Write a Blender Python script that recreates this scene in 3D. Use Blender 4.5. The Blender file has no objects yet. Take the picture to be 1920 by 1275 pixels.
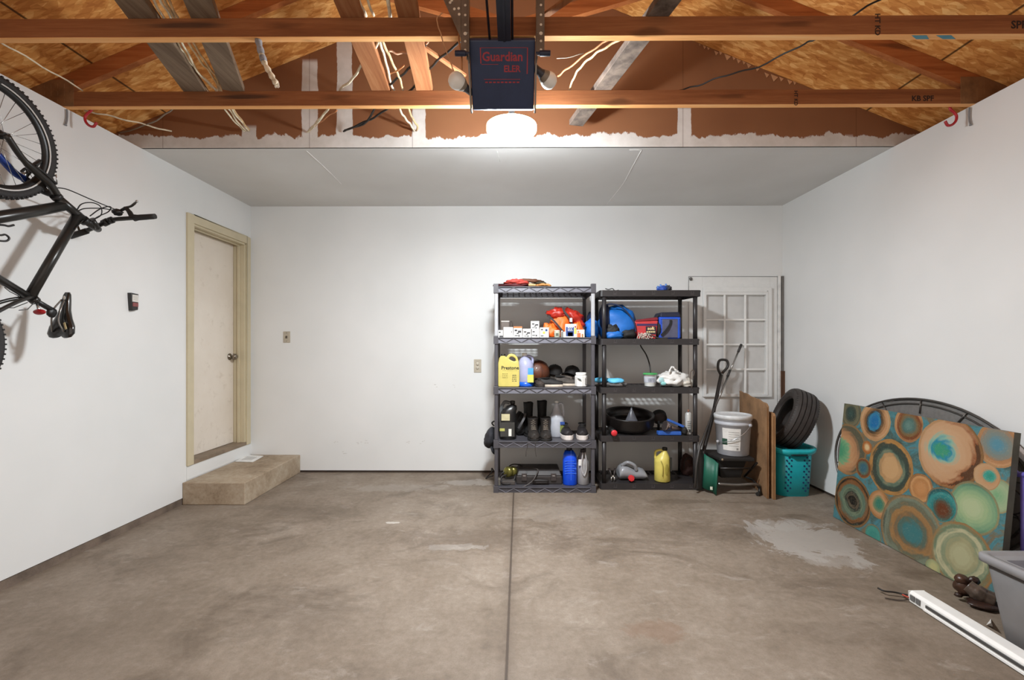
import bpy, bmesh, math, random
from mathutils import Vector, Matrix, noise
C = bpy.context.scene.collection
PI = math.pi
# ---------------- camera, world, exposure ----------------
F = 860.0; CX, CY = 960.0, 650.0; CAMZ = 1.30; PSI = 0.0058
cam = bpy.data.cameras.new('camera'); cam.sensor_width = 36; cam.lens = F/1920*36
cam.shift_x = 0.0; cam.shift_y = (CY-637.5)/1920; cam.clip_start = 0.05
camo = bpy.data.objects.new('camera', cam); C.objects.link(camo)
camo.location = (0, 0, CAMZ); camo.rotation_euler = (PI/2, 0, PSI)
bpy.context.scene.camera = camo
vs = bpy.context.scene.view_settings
vs.view_transform = 'Standard'; vs.look = 'None'; vs.gamma = 1; vs.use_curve_mapping = False; vs.exposure = 1.13
w = bpy.data.worlds.new('world'); bpy.context.scene.world = w; w.use_nodes = True
WORLD_STRENGTH = 0.47; LAMP_STRENGTH = 262.0
w.node_tree.nodes['Background'].inputs[0].default_value = (1.0, 0.87, 0.77, 1)
w.node_tree.nodes['Background'].inputs[1].default_value = WORLD_STRENGTH
LAMP = (-0.018, 2.64, 2.538)      # centre of the LED disc, hung under the truss chords

# ---------------- pixel measurements -> points of the room ----------------
def ray(px, py):
    x, y, z = (px-CX)/F, 1.0, -(py-CY)/F
    return Vector((x*math.cos(PSI)-y*math.sin(PSI), x*math.sin(PSI)+y*math.cos(PSI), z))
O = Vector((0, 0, CAMZ))
def Y(px, py, y): r = ray(px, py); return O + r*(y/r.y)
def X(px, py, x): r = ray(px, py); return O + r*(x/r.x)
def Z(px, py, z): r = ray(px, py); return O + r*((z-CAMZ)/r.z)
XL, XR, YB, HC = -2.73, 2.75, 4.73, 2.75

# ---------------- materials ----------------
def S(h):
    h = h.lstrip('#'); v = [int(h[i:i+2], 16)/255 for i in (0, 2, 4)]
    return tuple((c/12.92 if c <= .04045 else ((c+.055)/1.055)**2.4) for c in v) + (1,)
class N:
    def __init__(s, name):
        s.m = bpy.data.materials.new(name); s.m.use_nodes = True; s.t = s.m.node_tree
        s.b = s.t.nodes['Principled BSDF']; s.L = s.t.links
    def n(s, typ, **kw):
        nd = s.t.nodes.new(typ)
        for k, v in kw.items(): setattr(nd, k, v)
        return nd
    def math(s, op, a, b=None, c=None, clamp=False):
        nd = s.n('ShaderNodeMath', operation=op, use_clamp=clamp)
        for i, v in enumerate((a, b, c)):
            if v is None: continue
            if isinstance(v, (int, float)): nd.inputs[i].default_value = v
            else: s.L.new(v, nd.inputs[i])
        return nd.outputs[0]
    def mix(s, f, a, b, blend='MIX'):
        nd = s.n('ShaderNodeMix', data_type='RGBA', blend_type=blend)
        for i, v in ((0, f), (6, a), (7, b)):
            if isinstance(v, (int, float)): nd.inputs[i].default_value = v
            elif isinstance(v, tuple): nd.inputs[i].default_value = v
            else: s.L.new(v, nd.inputs[i])
        return nd.outputs[2]
    def noise(s, scale, detail=4, rough=.55, vec=None, dist=0):
        nd = s.n('ShaderNodeTexNoise'); nd.inputs['Scale'].default_value = scale
        nd.inputs['Detail'].default_value = detail; nd.inputs['Roughness'].default_value = rough
        nd.inputs['Distortion'].default_value = dist
        if vec is not None: s.L.new(vec, nd.inputs['Vector'])
        return nd.outputs
    def ramp(s, f, stops, interp='LINEAR'):
        nd = s.n('ShaderNodeValToRGB'); cr = nd.color_ramp; cr.interpolation = interp
        while len(cr.elements) < len(stops): cr.elements.new(.5)
        for e, (p, c) in zip(cr.elements, stops):
            e.position = p; e.color = S(c) if isinstance(c, str) else ((c, c, c, 1) if isinstance(c, (int, float)) else c)
        s.L.new(f, nd.inputs[0]); return nd.outputs[0]
    def coord(s, kind='Object', scale=(1, 1, 1), rot=(0, 0, 0)):
        tc = s.n('ShaderNodeTexCoord'); mp = s.n('ShaderNodeMapping')
        mp.inputs['Scale'].default_value = scale; mp.inputs['Rotation'].default_value = rot
        s.L.new(tc.outputs[kind], mp.inputs['Vector']); return mp.outputs[0]
    def bump(s, h, strength=.2, dist=.01):
        nd = s.n('ShaderNodeBump'); nd.inputs['Strength'].default_value = strength; nd.inputs['Distance'].default_value = dist
        s.L.new(h, nd.inputs['Height']); s.L.new(nd.outputs[0], s.b.inputs['Normal'])
    def col(s, c):
        if isinstance(c, tuple): s.b.inputs['Base Color'].default_value = c
        else: s.L.new(c, s.b.inputs['Base Color'])
_mc = {}
def M(col, rough=.55, metal=0.0, var=.12, scale=14, bump=0.0, bscale=60, spec=.5, coat=0):
    """procedural material: base colour with a little noise wear"""
    key = (col, rough, metal, var, scale, bump, bscale, spec, coat)
    if key in _mc: return _mc[key]
    n = N('mat_'+col.strip('#')+'_%d' % len(_mc))
    v = n.coord('Object')
    f = n.noise(scale, 4, .6, v)[0]
    base = S(col); dk = tuple(c*(1-var*1.6) for c in base[:3]) + (1,); lt = tuple(min(1, c*(1+var)) for c in base[:3]) + (1,)
    n.col(n.ramp(f, [(.3, dk), (.55, base), (.8, lt)]))
    n.b.inputs['Roughness'].default_value = rough; n.b.inputs['Metallic'].default_value = metal
    n.b.inputs['Specular IOR Level'].default_value = spec
    if coat: n.b.inputs['Coat Weight'].default_value = coat
    if bump: n.bump(n.noise(bscale, 5, .6, v)[0], bump)
    _mc[key] = n.m; return n.m
def wood(name, c1, c2, c3, grain='X', rough=.75, fine=1.0, streak=None):
    n = N(name); sc = {'X': (1.2, 22, 22), 'Y': (22, 1.2, 22), 'Z': (22, 22, 1.2)}[grain]
    v = n.coord('Object', sc)
    a = n.noise(1.0*fine, 5, .6, v, .6)[0]; b = n.noise(4.5*fine, 6, .7, v)[0]
    f = n.math('ADD', n.math('MULTIPLY', a, .65), n.math('MULTIPLY', b, .35))
    c = n.ramp(f, [(.32, c1), (.5, c2), (.7, c3)])
    k = n.noise(7, 2, .5, n.coord('Object', tuple(1.5 if s > 5 else .35 for s in sc)))[0]
    c = n.mix(n.ramp(k, [(.66, 0.0), (.75, .6)]), c, S('#4a2c18'))
    if streak: c = n.mix(streak(n), c, S('#3a2a22'))
    n.col(c); n.b.inputs['Roughness'].default_value = rough; n.b.inputs['Specular IOR Level'].default_value = .25
    n.bump(b, .25, .004); return n.m
def glossglass(name, col=(1, 1, 1, 1), alpha=.88, rough=.05):
    n = N(name); t = n.n('ShaderNodeBsdfTransparent'); g = n.n('ShaderNodeBsdfGlossy'); mx = n.n('ShaderNodeMixShader')
    t.inputs[0].default_value = col; g.inputs['Roughness'].default_value = rough
    mx.inputs[0].default_value = 1-alpha; n.L.new(t.outputs[0], mx.inputs[1]); n.L.new(g.outputs[0], mx.inputs[2])
    n.L.new(mx.outputs[0], n.t.nodes['Material Output'].inputs['Surface']); return n.m

# ---------------- mesh builder ----------------
class MB:
    def __init__(s): s.v = []; s.f = []; s.mi = []; s.sm = []; s.m = 0
    def add(s, vs_, fs, smooth=False):
        o = len(s.v); s.v += [Vector(p) for p in vs_]
        for f in fs: s.f.append([i+o for i in f]); s.mi.append(s.m); s.sm.append(smooth)
        return s
    def mat(s, i): s.m = i; return s
    def box(s, a, b, rz=0, piv=None, R=None):
        x0, y0, z0 = [min(a[i], b[i]) for i in range(3)]; x1, y1, z1 = [max(a[i], b[i]) for i in range(3)]
        p = [Vector(q) for q in ((x0,y0,z0),(x1,y0,z0),(x1,y1,z0),(x0,y1,z0),(x0,y0,z1),(x1,y0,z1),(x1,y1,z1),(x0,y1,z1))]
        if rz: R = Matrix.Rotation(rz, 3, 'Z')
        if R is not None:
            c = Vector(piv) if piv is not None else Vector(((x0+x1)/2, (y0+y1)/2, (z0+z1)/2))
            p = [R @ (q-c)+c for q in p]
        return s.add(p, [(0,3,2,1),(4,5,6,7),(0,1,5,4),(1,2,6,5),(2,3,7,6),(3,0,4,7)])
    def hexa(s, p): return s.add(p, [(0,3,2,1),(4,5,6,7),(0,1,5,4),(1,2,6,5),(2,3,7,6),(3,0,4,7)])
    def beam(s, p0, p1, w, h, up=(0, 0, 1)):
        """rectangular bar from p0 to p1, w across, h along up"""
        p0, p1 = Vector(p0), Vector(p1); d = (p1-p0).normalized(); u = Vector(up); sd = d.cross(u)
        if sd.length < 1e-6: sd = d.cross(Vector((1, 0, 0)))
        sd.normalize(); u = sd.cross(d).normalized(); a = sd*w/2; b = u*h/2
        return s.hexa([p0-a-b, p0+a-b, p1+a-b, p1-a-b, p0-a+b, p0+a+b, p1+a+b, p1-a+b])
    def cyl(s, p0, p1, r0, r1=None, n=16, caps=True, smooth=True):
        p0, p1 = Vector(p0), Vector(p1); r1 = r0 if r1 is None else r1
        d = (p1-p0).normalized(); a = d.orthogonal().normalized(); b = d.cross(a)
        vv = [p0+(a*math.cos(t)+b*math.sin(t))*r0 for t in [2*PI*i/n for i in range(n)]]
        vv += [p1+(a*math.cos(t)+b*math.sin(t))*r1 for t in [2*PI*i/n for i in range(n)]]
        s.add(vv, [(i, (i+1) % n, n+(i+1) % n, n+i) for i in range(n)], smooth)
        if caps: s.add(vv[:n], [tuple(range(n))[::-1]]); s.add(vv[n:], [tuple(range(n))])
        return s
    def tube(s, pts, r, n=8, closed=False, caps=True):
        """round tube along points; r a number or one per point"""
        pts = [Vector(p) for p in pts]; k = len(pts); rr = r if isinstance(r, (list, tuple)) else [r]*k
        vv = []; prev = None
        for i, p in enumerate(pts):
            if closed: d = pts[(i+1) % k]-pts[i-1]
            else: d = pts[min(i+1, k-1)]-pts[max(i-1, 0)]
            d = d.normalized() if d.length > 1e-9 else Vector((0, 0, 1))
            if prev is None: a = d.orthogonal().normalized()
            else:
                a = prev-d*prev.dot(d); a = a.normalized() if a.length > 1e-6 else d.orthogonal().normalized()
            prev = a; b = d.cross(a)
            vv += [p+(a*math.cos(2*PI*j/n)+b*math.sin(2*PI*j/n))*rr[i] for j in range(n)]
        fs = []
        for i in range(k if closed else k-1):
            i2 = (i+1) % k
            fs += [(i*n+j, i*n+(j+1) % n, i2*n+(j+1) % n, i2*n+j) for j in range(n)]
        s.add(vv, fs, True)
        if caps and not closed: s.add(vv[:n], [tuple(range(n))[::-1]]); s.add(vv[-n:], [tuple(range(n))])
        return s
    def lathe(s, prof, o, n=24, sx=1, sy=1, axis=(0, 0, 1), cap=True, smooth=True):
        """profile [(r, h)...] turned about axis through o"""
        o = Vector(o); ax = Vector(axis).normalized()
        if abs(ax.z) > .999: a = Vector((1, 0, 0)); b = Vector((0, 1, 0)) * (1 if ax.z > 0 else -1)
        else: a = ax.cross(Vector((0, 0, 1))).normalized(); b = ax.cross(a)
        vv = []
        for r, h in prof:
            vv += [o+ax*h+a*(math.cos(2*PI*j/n)*r*sx)+b*(math.sin(2*PI*j/n)*r*sy) for j in range(n)]
        fs = [(i*n+j, i*n+(j+1) % n, (i+1)*n+(j+1) % n, (i+1)*n+j) for i in range(len(prof)-1) for j in range(n)]
        s.add(vv, fs, smooth)
        if cap:
            if prof[0][0] > 1e-5: s.add(vv[:n], [tuple(range(n))[::-1]])
            if prof[-1][0] > 1e-5: s.add(vv[-n:], [tuple(range(n))])
        return s
    def loft(s, rings, closed=True, caps=True, smooth=True):
        n = len(rings[0]); vv = [p for r in rings for p in r]
        fs = [(i*n+j, i*n+(j+1) % n, (i+1)*n+(j+1) % n, (i+1)*n+j) for i in range(len(rings)-1) for j in range(n if closed else n-1)]
        s.add(vv, fs, smooth)
        if caps: s.add(rings[0], [tuple(range(n))[::-1]]); s.add(rings[-1], [tuple(range(n))])
        return s
    def blob(s, c, size, amp=.18, freq=2.2, seed=0, nu=26, nv=16, flat=None, pw=1.0, R=None):
        """a lumpy soft body (cloth, leather): superellipsoid pushed about by noise, resting flat at z=flat"""
        c = Vector(c); vv = []
        sg = lambda t, e: math.copysign(abs(t)**e, t)
        for i in range(nv+1):
            ph = -PI/2+PI*i/nv
            for j in range(nu):
                th = 2*PI*j/nu
                d = Vector((sg(math.cos(ph), pw)*sg(math.cos(th), pw), sg(math.cos(ph), pw)*sg(math.sin(th), pw), sg(math.sin(ph), pw)))
                q = d.normalized()*freq+Vector((seed*7.3, seed*3.1, seed*1.7))
                k = 1+amp*(noise.noise(q)*1.3+.55*(1-2*abs(noise.noise(q*2.1)))-.2+noise.noise(q*4.3)*.3)
                p = Vector((d.x*size[0]/2*k, d.y*size[1]/2*k, d.z*size[2]/2*k))
                if R is not None: p = R @ p
                p += c
                if flat is not None and p.z < flat: p.z = flat+(.0005*math.sin(j))
                vv.append(p)
        fs = [(i*nu+j, i*nu+(j+1) % nu, (i+1)*nu+(j+1) % nu, (i+1)*nu+j) for i in range(nv) for j in range(nu)]
        return s.add(vv, fs, True)
    def prism(s, outline, y0, y1, ax='Y', smooth=False):
        """outline of (a, z) extruded: ax 'Y' -> (a, y, z)"""
        mk = {'Y': lambda a, z, t: (a, t, z), 'X': lambda a, z, t: (t, a, z), 'Z': lambda a, z, t: (a, z, t)}[ax]
        n = len(outline); vv = [mk(a, z, y0) for a, z in outline]+[mk(a, z, y1) for a, z in outline]
        return s.add(vv, [tuple(range(n)), tuple(range(2*n-1, n-1, -1))]+[(i, n+i, n+(i+1) % n, (i+1) % n) for i in range(n)], smooth)
    def xf(s, Mx):
        s.v = [Mx @ p for p in s.v]; return s
def mkobj(name, mb, mats, base=Vector((0, 0, 0)), bevel=0, sub=0, bseg=2):
    me = bpy.data.meshes.new(name); me.from_pydata([tuple(p-base) for p in mb.v], [], mb.f)
    mats = mats if isinstance(mats, (list, tuple)) else [mats]
    for m in mats: me.materials.append(m)
    for p, i, sm in zip(me.polygons, mb.mi, mb.sm): p.material_index = i; p.use_smooth = sm
    bm = bmesh.new(); bm.from_mesh(me); bmesh.ops.remove_doubles(bm, verts=bm.verts, dist=1e-6)
    bmesh.ops.recalc_face_normals(bm, faces=bm.faces); bm.to_mesh(me); bm.free()
    o = bpy.data.objects.new(name, me); C.objects.link(o); o.location = base
    if bevel:
        b = o.modifiers.new('bevel', 'BEVEL'); b.width = bevel; b.segments = bseg; b.limit_method = 'ANGLE'; b.angle_limit = .7
    if sub:
        b = o.modifiers.new('sub', 'SUBSURF'); b.levels = sub; b.render_levels = sub
    return o
def bounds(mb):
    return [min(p[i] for p in mb.v) for i in range(3)], [max(p[i] for p in mb.v) for i in range(3)]
def solo(name, label, cat, mb, mats, group=None, kind=None, **kw):
    lo, hi = bounds(mb); base = Vector(((lo[0]+hi[0])/2, (lo[1]+hi[1])/2, lo[2]))
    o = mkobj(name, mb, mats, base, **kw); o['label'] = label; o['category'] = cat
    if group: o['group'] = group
    if kind: o['kind'] = kind
    return o
def struct(name, mb, mats, label=None, **kw):
    o = mkobj(name, mb, mats, **kw); o['kind'] = 'structure'
    if label: o['label'] = label
    return o
class Thing:
    def __init__(s, name, label, cat, base, group=None, kind=None):
        s.base = Vector(base); s.o = bpy.data.objects.new(name, None); C.objects.link(s.o); s.o.empty_display_size = .05
        s.o.location = s.base; s.o['label'] = label; s.o['category'] = cat
        if group: s.o['group'] = group
        if kind: s.o['kind'] = kind
    def part(s, name, mb, mats, parent=None, label=None, **kw):
        pb = s.base
        o = mkobj(name, mb, mats, pb, **kw); o.location = (0, 0, 0); o.parent = parent or s.o
        if label: o['label'] = label
        return o
def copy_tree(o, parent=None):
    c = o.copy(); C.objects.link(c)
    if parent: c.parent = parent
    for ch in [q for q in bpy.data.objects if q.parent == o]: copy_tree(ch, c)
    return c
def text_mb(s, size, origin, right, up, depth=.0006, mi=0, bold=False, align='CENTER'):
    cu = bpy.data.curves.new('t', 'FONT'); cu.body = s; cu.size = size; cu.align_x = align; cu.align_y = 'CENTER'
    cu.extrude = depth/2; cu.resolution_u = 2
    if bold: cu.offset = size*.025
    ob = bpy.data.objects.new('t', cu); me = bpy.data.meshes.new_from_object(ob)
    r = Vector(right).normalized(); u = Vector(up).normalized(); n_ = r.cross(u)
    mb = MB(); mb.m = mi
    mb.add([Vector(origin)+r*v.co.x+u*v.co.y+n_*v.co.z for v in me.vertices], [tuple(p.vertices) for p in me.polygons])
    bpy.data.objects.remove(ob); bpy.data.curves.remove(cu); bpy.data.meshes.remove(me); return mb
def spline(pts, k=8):
    """smooth catmull-rom through points"""
    P = [Vector(p) for p in pts]; P = [P[0]*2-P[1]]+P+[P[-1]*2-P[-2]]; out = []
    for i in range(1, len(P)-2):
        for j in range(k):
            t = j/k; a, b, c, d = P[i-1:i+3]
            out.append(.5*((2*b)+(c-a)*t+(2*a-5*b+4*c-d)*t*t+(3*b-a-3*c+d)*t**3))
    out.append(P[-2]); return out
# ---------------- room shell ----------------
def wall_mat():
    n = N('painted_drywall'); v = n.coord('Object')
    f = n.noise(1.1, 3, .5, v)[0]
    c = n.ramp(f, [(.3, '#dcdddc'), (.7, '#e6e6e5')])
    sm = n.noise(9, 6, .7, n.coord('Object', (1, 1, .6)))[0]
    c = n.mix(n.ramp(sm, [(.72, 0.0), (.8, .25)]), c, S('#a9a39b'))
    n.col(c); n.b.inputs['Roughness'].default_value = .42; n.b.inputs['Specular IOR Level'].default_value = .22
    n.bump(n.noise(140, 3, .5, v)[0], .06, .002); return n.m
WALL = wall_mat()
def floor_mat():
    n = N('stained_concrete'); v = n.coord('Object')
    a = n.noise(.55, 6, .62, v, .5)[0]; b = n.noise(2.6, 8, .68, v, .35)[0]; d = n.noise(28, 6, .7, v)[0]; e = n.noise(160, 3, .6, v)[0]
    f = n.math('ADD', n.math('ADD', n.math('MULTIPLY', a, .34), n.math('MULTIPLY', b, .38)), n.math('MULTIPLY', d, .28))
    c = n.ramp(f, [(.36, '#84786b'), (.46, '#9b8d7e'), (.55, '#ac9f91'), (.64, '#c6bbae')])
    # brown damp blotches and pale scuffs
    st = n.noise(1.5, 7, .66, n.coord('Object', (1, 1.5, 1), (0, 0, .6)), .8)[0]
    c = n.mix(n.ramp(st, [(.53, 0.0), (.66, .6)]), c, S('#6f6153'))
    sc = n.noise(3.8, 9, .75, n.coord('Object', (1, 2.2, 1), (0, 0, -.5)), .6)[0]
    c = n.mix(n.ramp(sc, [(.57, 0.0), (.70, .5)]), c, S('#cfc7be'))
    sp = n.noise(75, 4, .8, v)[0]
    c = n.mix(n.ramp(sp, [(.66, 0.0), (.74, .5)]), c, S('#5b5046'))
    c = n.mix(n.ramp(e, [(.3, .22), (.5, 0.0)]), c, S('#6a5f54'))
    c = n.mix(n.ramp(n.noise(75, 4, .8, n.coord('Object', (1, 1, 1), (0, 0, 1.2)))[0], [(.66, 0.0), (.74, .35)]), c, S('#d6cfc6'))
    sep = n.n('ShaderNodeSeparateXYZ'); n.L.new(n.coord('Object'), sep.inputs[0]); x, y = sep.outputs[0], sep.outputs[1]
    wob = n.noise(5, 8, .75, v, .8)
    def spot(cx, cy, rx, ry, edge0, edge1, amt, colr, c, wamp=1.7):
        dx = n.math('DIVIDE', n.math('SUBTRACT', x, cx), rx); dy = n.math('DIVIDE', n.math('SUBTRACT', y, cy), ry)
        dd = n.math('SQRT', n.math('ADD', n.math('MULTIPLY', dx, dx), n.math('MULTIPLY', dy, dy)))
        dd = n.math('ADD', dd, n.math('MULTIPLY', n.math('SUBTRACT', wob[0], .5), wamp*2))
        return n.mix(n.ramp(dd, [(edge0, amt), (edge1, 0.0)]), c, S(colr))
    for (px, py, rx, ry, ed, amt, colr) in [(1515, 1010, .34, .32, .12, .75, '#cdcac6'), (1480, 985, .3, .12, .15, .5, '#cdcac6'), (1560, 1050, .2, .12, .2, .5, '#cbc7c2'), (740, 915, .5, .12, .4, .3, '#cfc9c2'),
                                       (880, 905, .3, .12, .3, .45, '#d2cec9'), (860, 1025, .2, .05, .2, .6, '#d6d1ca'), (735, 980, .05, .02, .2, .8, '#e8e4de'),
                                       (900, 1010, .9, .22, .6, .45, '#6e5f52'), (560, 960, .55, .28, .6, .35, '#6e6153'), (1300, 995, .5, .2, .5, .3, '#6f6153'),
                                       (1280, 940, .3, .06, .4, .4, '#6a5c4f'), (520, 1150, .55, .3, .8, .3, '#6b5f54'), (250, 1180, .7, .5, .8, .25, '#756757'),
                                       (1235, 1180, .15, .08, .3, .3, '#8a5f42'), (1050, 960, .4, .2, .4, .35, '#c2b9ae')]:
        p = Z(px, py, 0); c = spot(p.x, p.y, rx, ry, 1-ed, 1+ed, amt, colr, c)
    # control joint
    jx = n.math('ABSOLUTE', n.math('SUBTRACT', x, n.math('ADD', n.math('MULTIPLY', y, .0105), -.052)))
    jx = n.math('ADD', jx, n.math('MULTIPLY', n.math('SUBTRACT', n.noise(30, 4, .7, v)[0], .5), .004))
    jm = n.ramp(jx, [(.0035, .85), (.0065, 0.0)])
    c = n.mix(jm, c, S('#4b4038'))
    c = n.mix(n.ramp(jx, [(.004, .35), (.05, 0.0)]), c, S('#6a5c50'))
    c = n.mix(1.0, c, (.60, .575, .55, 1), 'MULTIPLY')
    n.col(c); n.b.inputs['Roughness'].default_value = .62; n.b.inputs['Specular IOR Level'].default_value = .35
    n.bump(n.math('SUBTRACT', n.math('ADD', n.math('MULTIPLY', d, .5), n.math('MULTIPLY', e, .4)), jm), .35, .004); return n.m
CONC = floor_mat()
def conc2():
    n = N('step_concrete'); v = n.coord('Object')
    f = n.noise(3, 8, .7, v, .5)[0]; g = n.noise(40, 5, .7, v)[0]
    c = n.ramp(n.math('ADD', n.math('MULTIPLY', f, .7), n.math('MULTIPLY', g, .3)), [(.36, '#7f6c56'), (.5, '#a08e78'), (.66, '#b5a793')])
    n.col(c); n.b.inputs['Roughness'].default_value = .8; n.bump(g, .3, .004); return n.m
STEP = conc2()
struct('floor', MB().box((XL-.15, -1.7, -.12), (XR+.15, YB+.15, 0)), CONC, 'stained grey brown concrete floor with a control joint')
YF = -1.6; WT = .14
# left wall, with the doorway cut out (door opening y 3.86..4.63, z .32..2.36)
DY0, DY1, DZ0, DZ1 = 3.865, 4.635, .325, 2.345
mb = MB()
mb.box((XL-WT, YF, .055), (XL, DY0, HC)); mb.box((XL-WT, DY1, .18), (XL, YB+.1, HC)); mb.box((XL-WT, DY0, DZ1), (XL, DY1, HC)); mb.box((XL-WT, DY0, .055), (XL, DY1, DZ0-.02))
mb.box((XL, 3.795, .19), (XL+.006, YB, .318))
struct('wall_left', mb, WALL)
struct('baseboard_left', MB().box((XL-WT, YF, 0), (XL-.004, 3.86, .05)).box((XL-WT, 3.86, 0), (XL-.01, YB, .05)), M('#75665a', .85, var=.25, scale=9, bump=.4), 'bare brown concrete curb under the left wall')
struct('wall_back', MB().box((XL-WT, YB, .022), (XR+WT, YB+.12, HC)), WALL)
struct('baseboard_back', MB().box((XL-WT, YB+.004, 0), (XR+WT, YB+.12, .022)), M('#3a2f27', .9), 'dark gap under the back wall')
struct('wall_right', MB().box((XR, YF, .022), (XR+WT, YB, HC)), WALL)
struct('baseboard_right', MB().box((XR+.004, YF, 0), (XR+WT, YB, .022)), M('#3a2f27', .9), 'dark gap under the right wall')
# concrete step
st = MB().box((XL+.001, 3.75, .0), (-2.215, YB-.001, .183))
struct('trim_1', st, STEP, 'concrete step under the door', bevel=.006)
# flat drywall ceiling over the back bay, with hairline cracks
def soffit_mat():
    n = N('ceiling_drywall'); v = n.coord('Object')
    c = n.ramp(n.noise(1.4, 4, .5, v)[0], [(.3, '#cfcdca'), (.7, '#dad9d7')])
    n.col(c); n.b.inputs['Roughness'].default_value = .5; n.bump(n.noise(90, 3, .5, v)[0], .05, .002); return n.m
SOF = soffit_mat(); YS = 3.335
mb = MB().box((XL-.02, YS+.001, HC), (XR+.02, YB+.05, HC+.012))
struct('ceiling', mb, SOF, 'flat painted drywall ceiling over the back bay')
mb = MB()
for pts in ([(1203, 281), (1186, 312), (1168, 345), (1135, 386)], [(575, 283), (610, 315), (640, 345)], [(932, 283), (938, 303)], [(1180, 281), (1203, 281)]):
    mb.tube([Z(px, py, HC-.001) for px, py in spline([(a, b, 0) for a, b in pts], 4) for px, py in [(px, py)]] if False else [Z(q.x, q.y, HC-.0005) for q in spline([(a, b, 0) for a, b in pts], 4)], .0022, 5)
struct('trim_2', mb, M('#f1efec', .6), 'pale hairline cracks across the ceiling')
# roof: OSB deck on both slopes
SL = .406; ZE = CAMZ+1.56; XE = 2.92; RZ = ZE+SL*XE
def zdeck(x): return ZE+SL*(XE-abs(x))
def osb():
    n = N('osb_sheathing'); v = n.coord('Object')
    wv = n.noise(3, 3, .5, v); wc = n.mix(.06, v, wv[1], 'ADD')
    def flakes(rot, sc):
        mp = n.n('ShaderNodeMapping'); mp.inputs['Rotation'].default_value = rot; mp.inputs['Scale'].default_value = sc
        n.L.new(wc, mp.inputs['Vector']); vo = n.n('ShaderNodeTexVoronoi'); vo.inputs['Scale'].default_value = 1; n.L.new(mp.outputs[0], vo.inputs['Vector'])
        sp = n.n('ShaderNodeSeparateColor'); n.L.new(vo.outputs['Color'], sp.inputs[0]); return sp.outputs[0], vo.outputs['Distance']
    a, da = flakes((0, 0, .5), (11, 34, 11)); b, db = flakes((0, 0, 2.0), (10, 36, 10)); e, de = flakes((0, 0, 1.2), (22, 60, 22))
    f = n.math('ADD', n.math('ADD', n.math('MULTIPLY', a, .36), n.math('MULTIPLY', b, .34)), n.math('MULTIPLY', e, .3))
    big = n.noise(1.6, 4, .6, v)[0]; f = n.math('ADD', f, n.math('MULTIPLY', n.math('SUBTRACT', big, .5), .5))
    c = n.ramp(f, [(.2, '#b87238'), (.42, '#cd8846'), (.6, '#dc9a54'), (.85, '#f2bd78')])
    c = n.mix(n.ramp(n.noise(38, 5, .8, n.coord('Object', (.5, 1.6, 1), (0, 0, .5)))[0], [(.64, 0.0), (.74, .7)]), c, S('#5e3717'))
    sep = n.n('ShaderNodeSeparateXYZ'); n.L.new(v, sep.inputs[0])
    ax = n.math('ABSOLUTE', sep.outputs[0])
    s1 = n.math('ABSOLUTE', n.math('SUBTRACT', ax, 2.55)); s2 = n.math('ABSOLUTE', n.math('SUBTRACT', ax, 1.42))
    s3 = n.math('ABSOLUTE', n.math('SUBTRACT', sep.outputs[1], 3.0))
    for s_ in (s1,): c = n.mix(n.ramp(s_, [(.004, .85), (.007, 0.0)]), c, S('#2c1a0c'))
    n.col(c); n.b.inputs['Roughness'].default_value = .8; n.b.inputs['Specular IOR Level'].default_value = .2
    n.bump(f, .3, .004); return n.m
OSB = osb()
for sg, nm in ((-1, 'ceiling_left'), (1, 'ceiling_right')):
    xa, xb = sg*(XE+.35), 0.0; za, zb = ZE-SL*.35, RZ
    mb = MB().hexa([(xa, YF, za), (xb, YF, zb), (xb, YS+.03, zb), (xa, YS+.03, za), (xa, YF, za+.02), (xb, YF, zb+.02), (xb, YS+.03, zb+.02), (xa, YS+.03, za+.02)])
    struct(nm, mb, OSB, 'roof slope of bare OSB sheathing')
    struct('trim_%d' % (3 if sg < 0 else 4), MB().box((sg*(XE+.3), YF, HC-.05), (sg*(XE+.33), YS+.03, ZE-.0)).box((sg*2.90, YF, HC-.02), (sg*(XE+.33), YS+.03, HC-.002)), M('#8b6a48', .9), 'unseen eave blocker added against light leaks behind the wall top')  # unseen eave closure, added to keep outside light from leaking in
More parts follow.
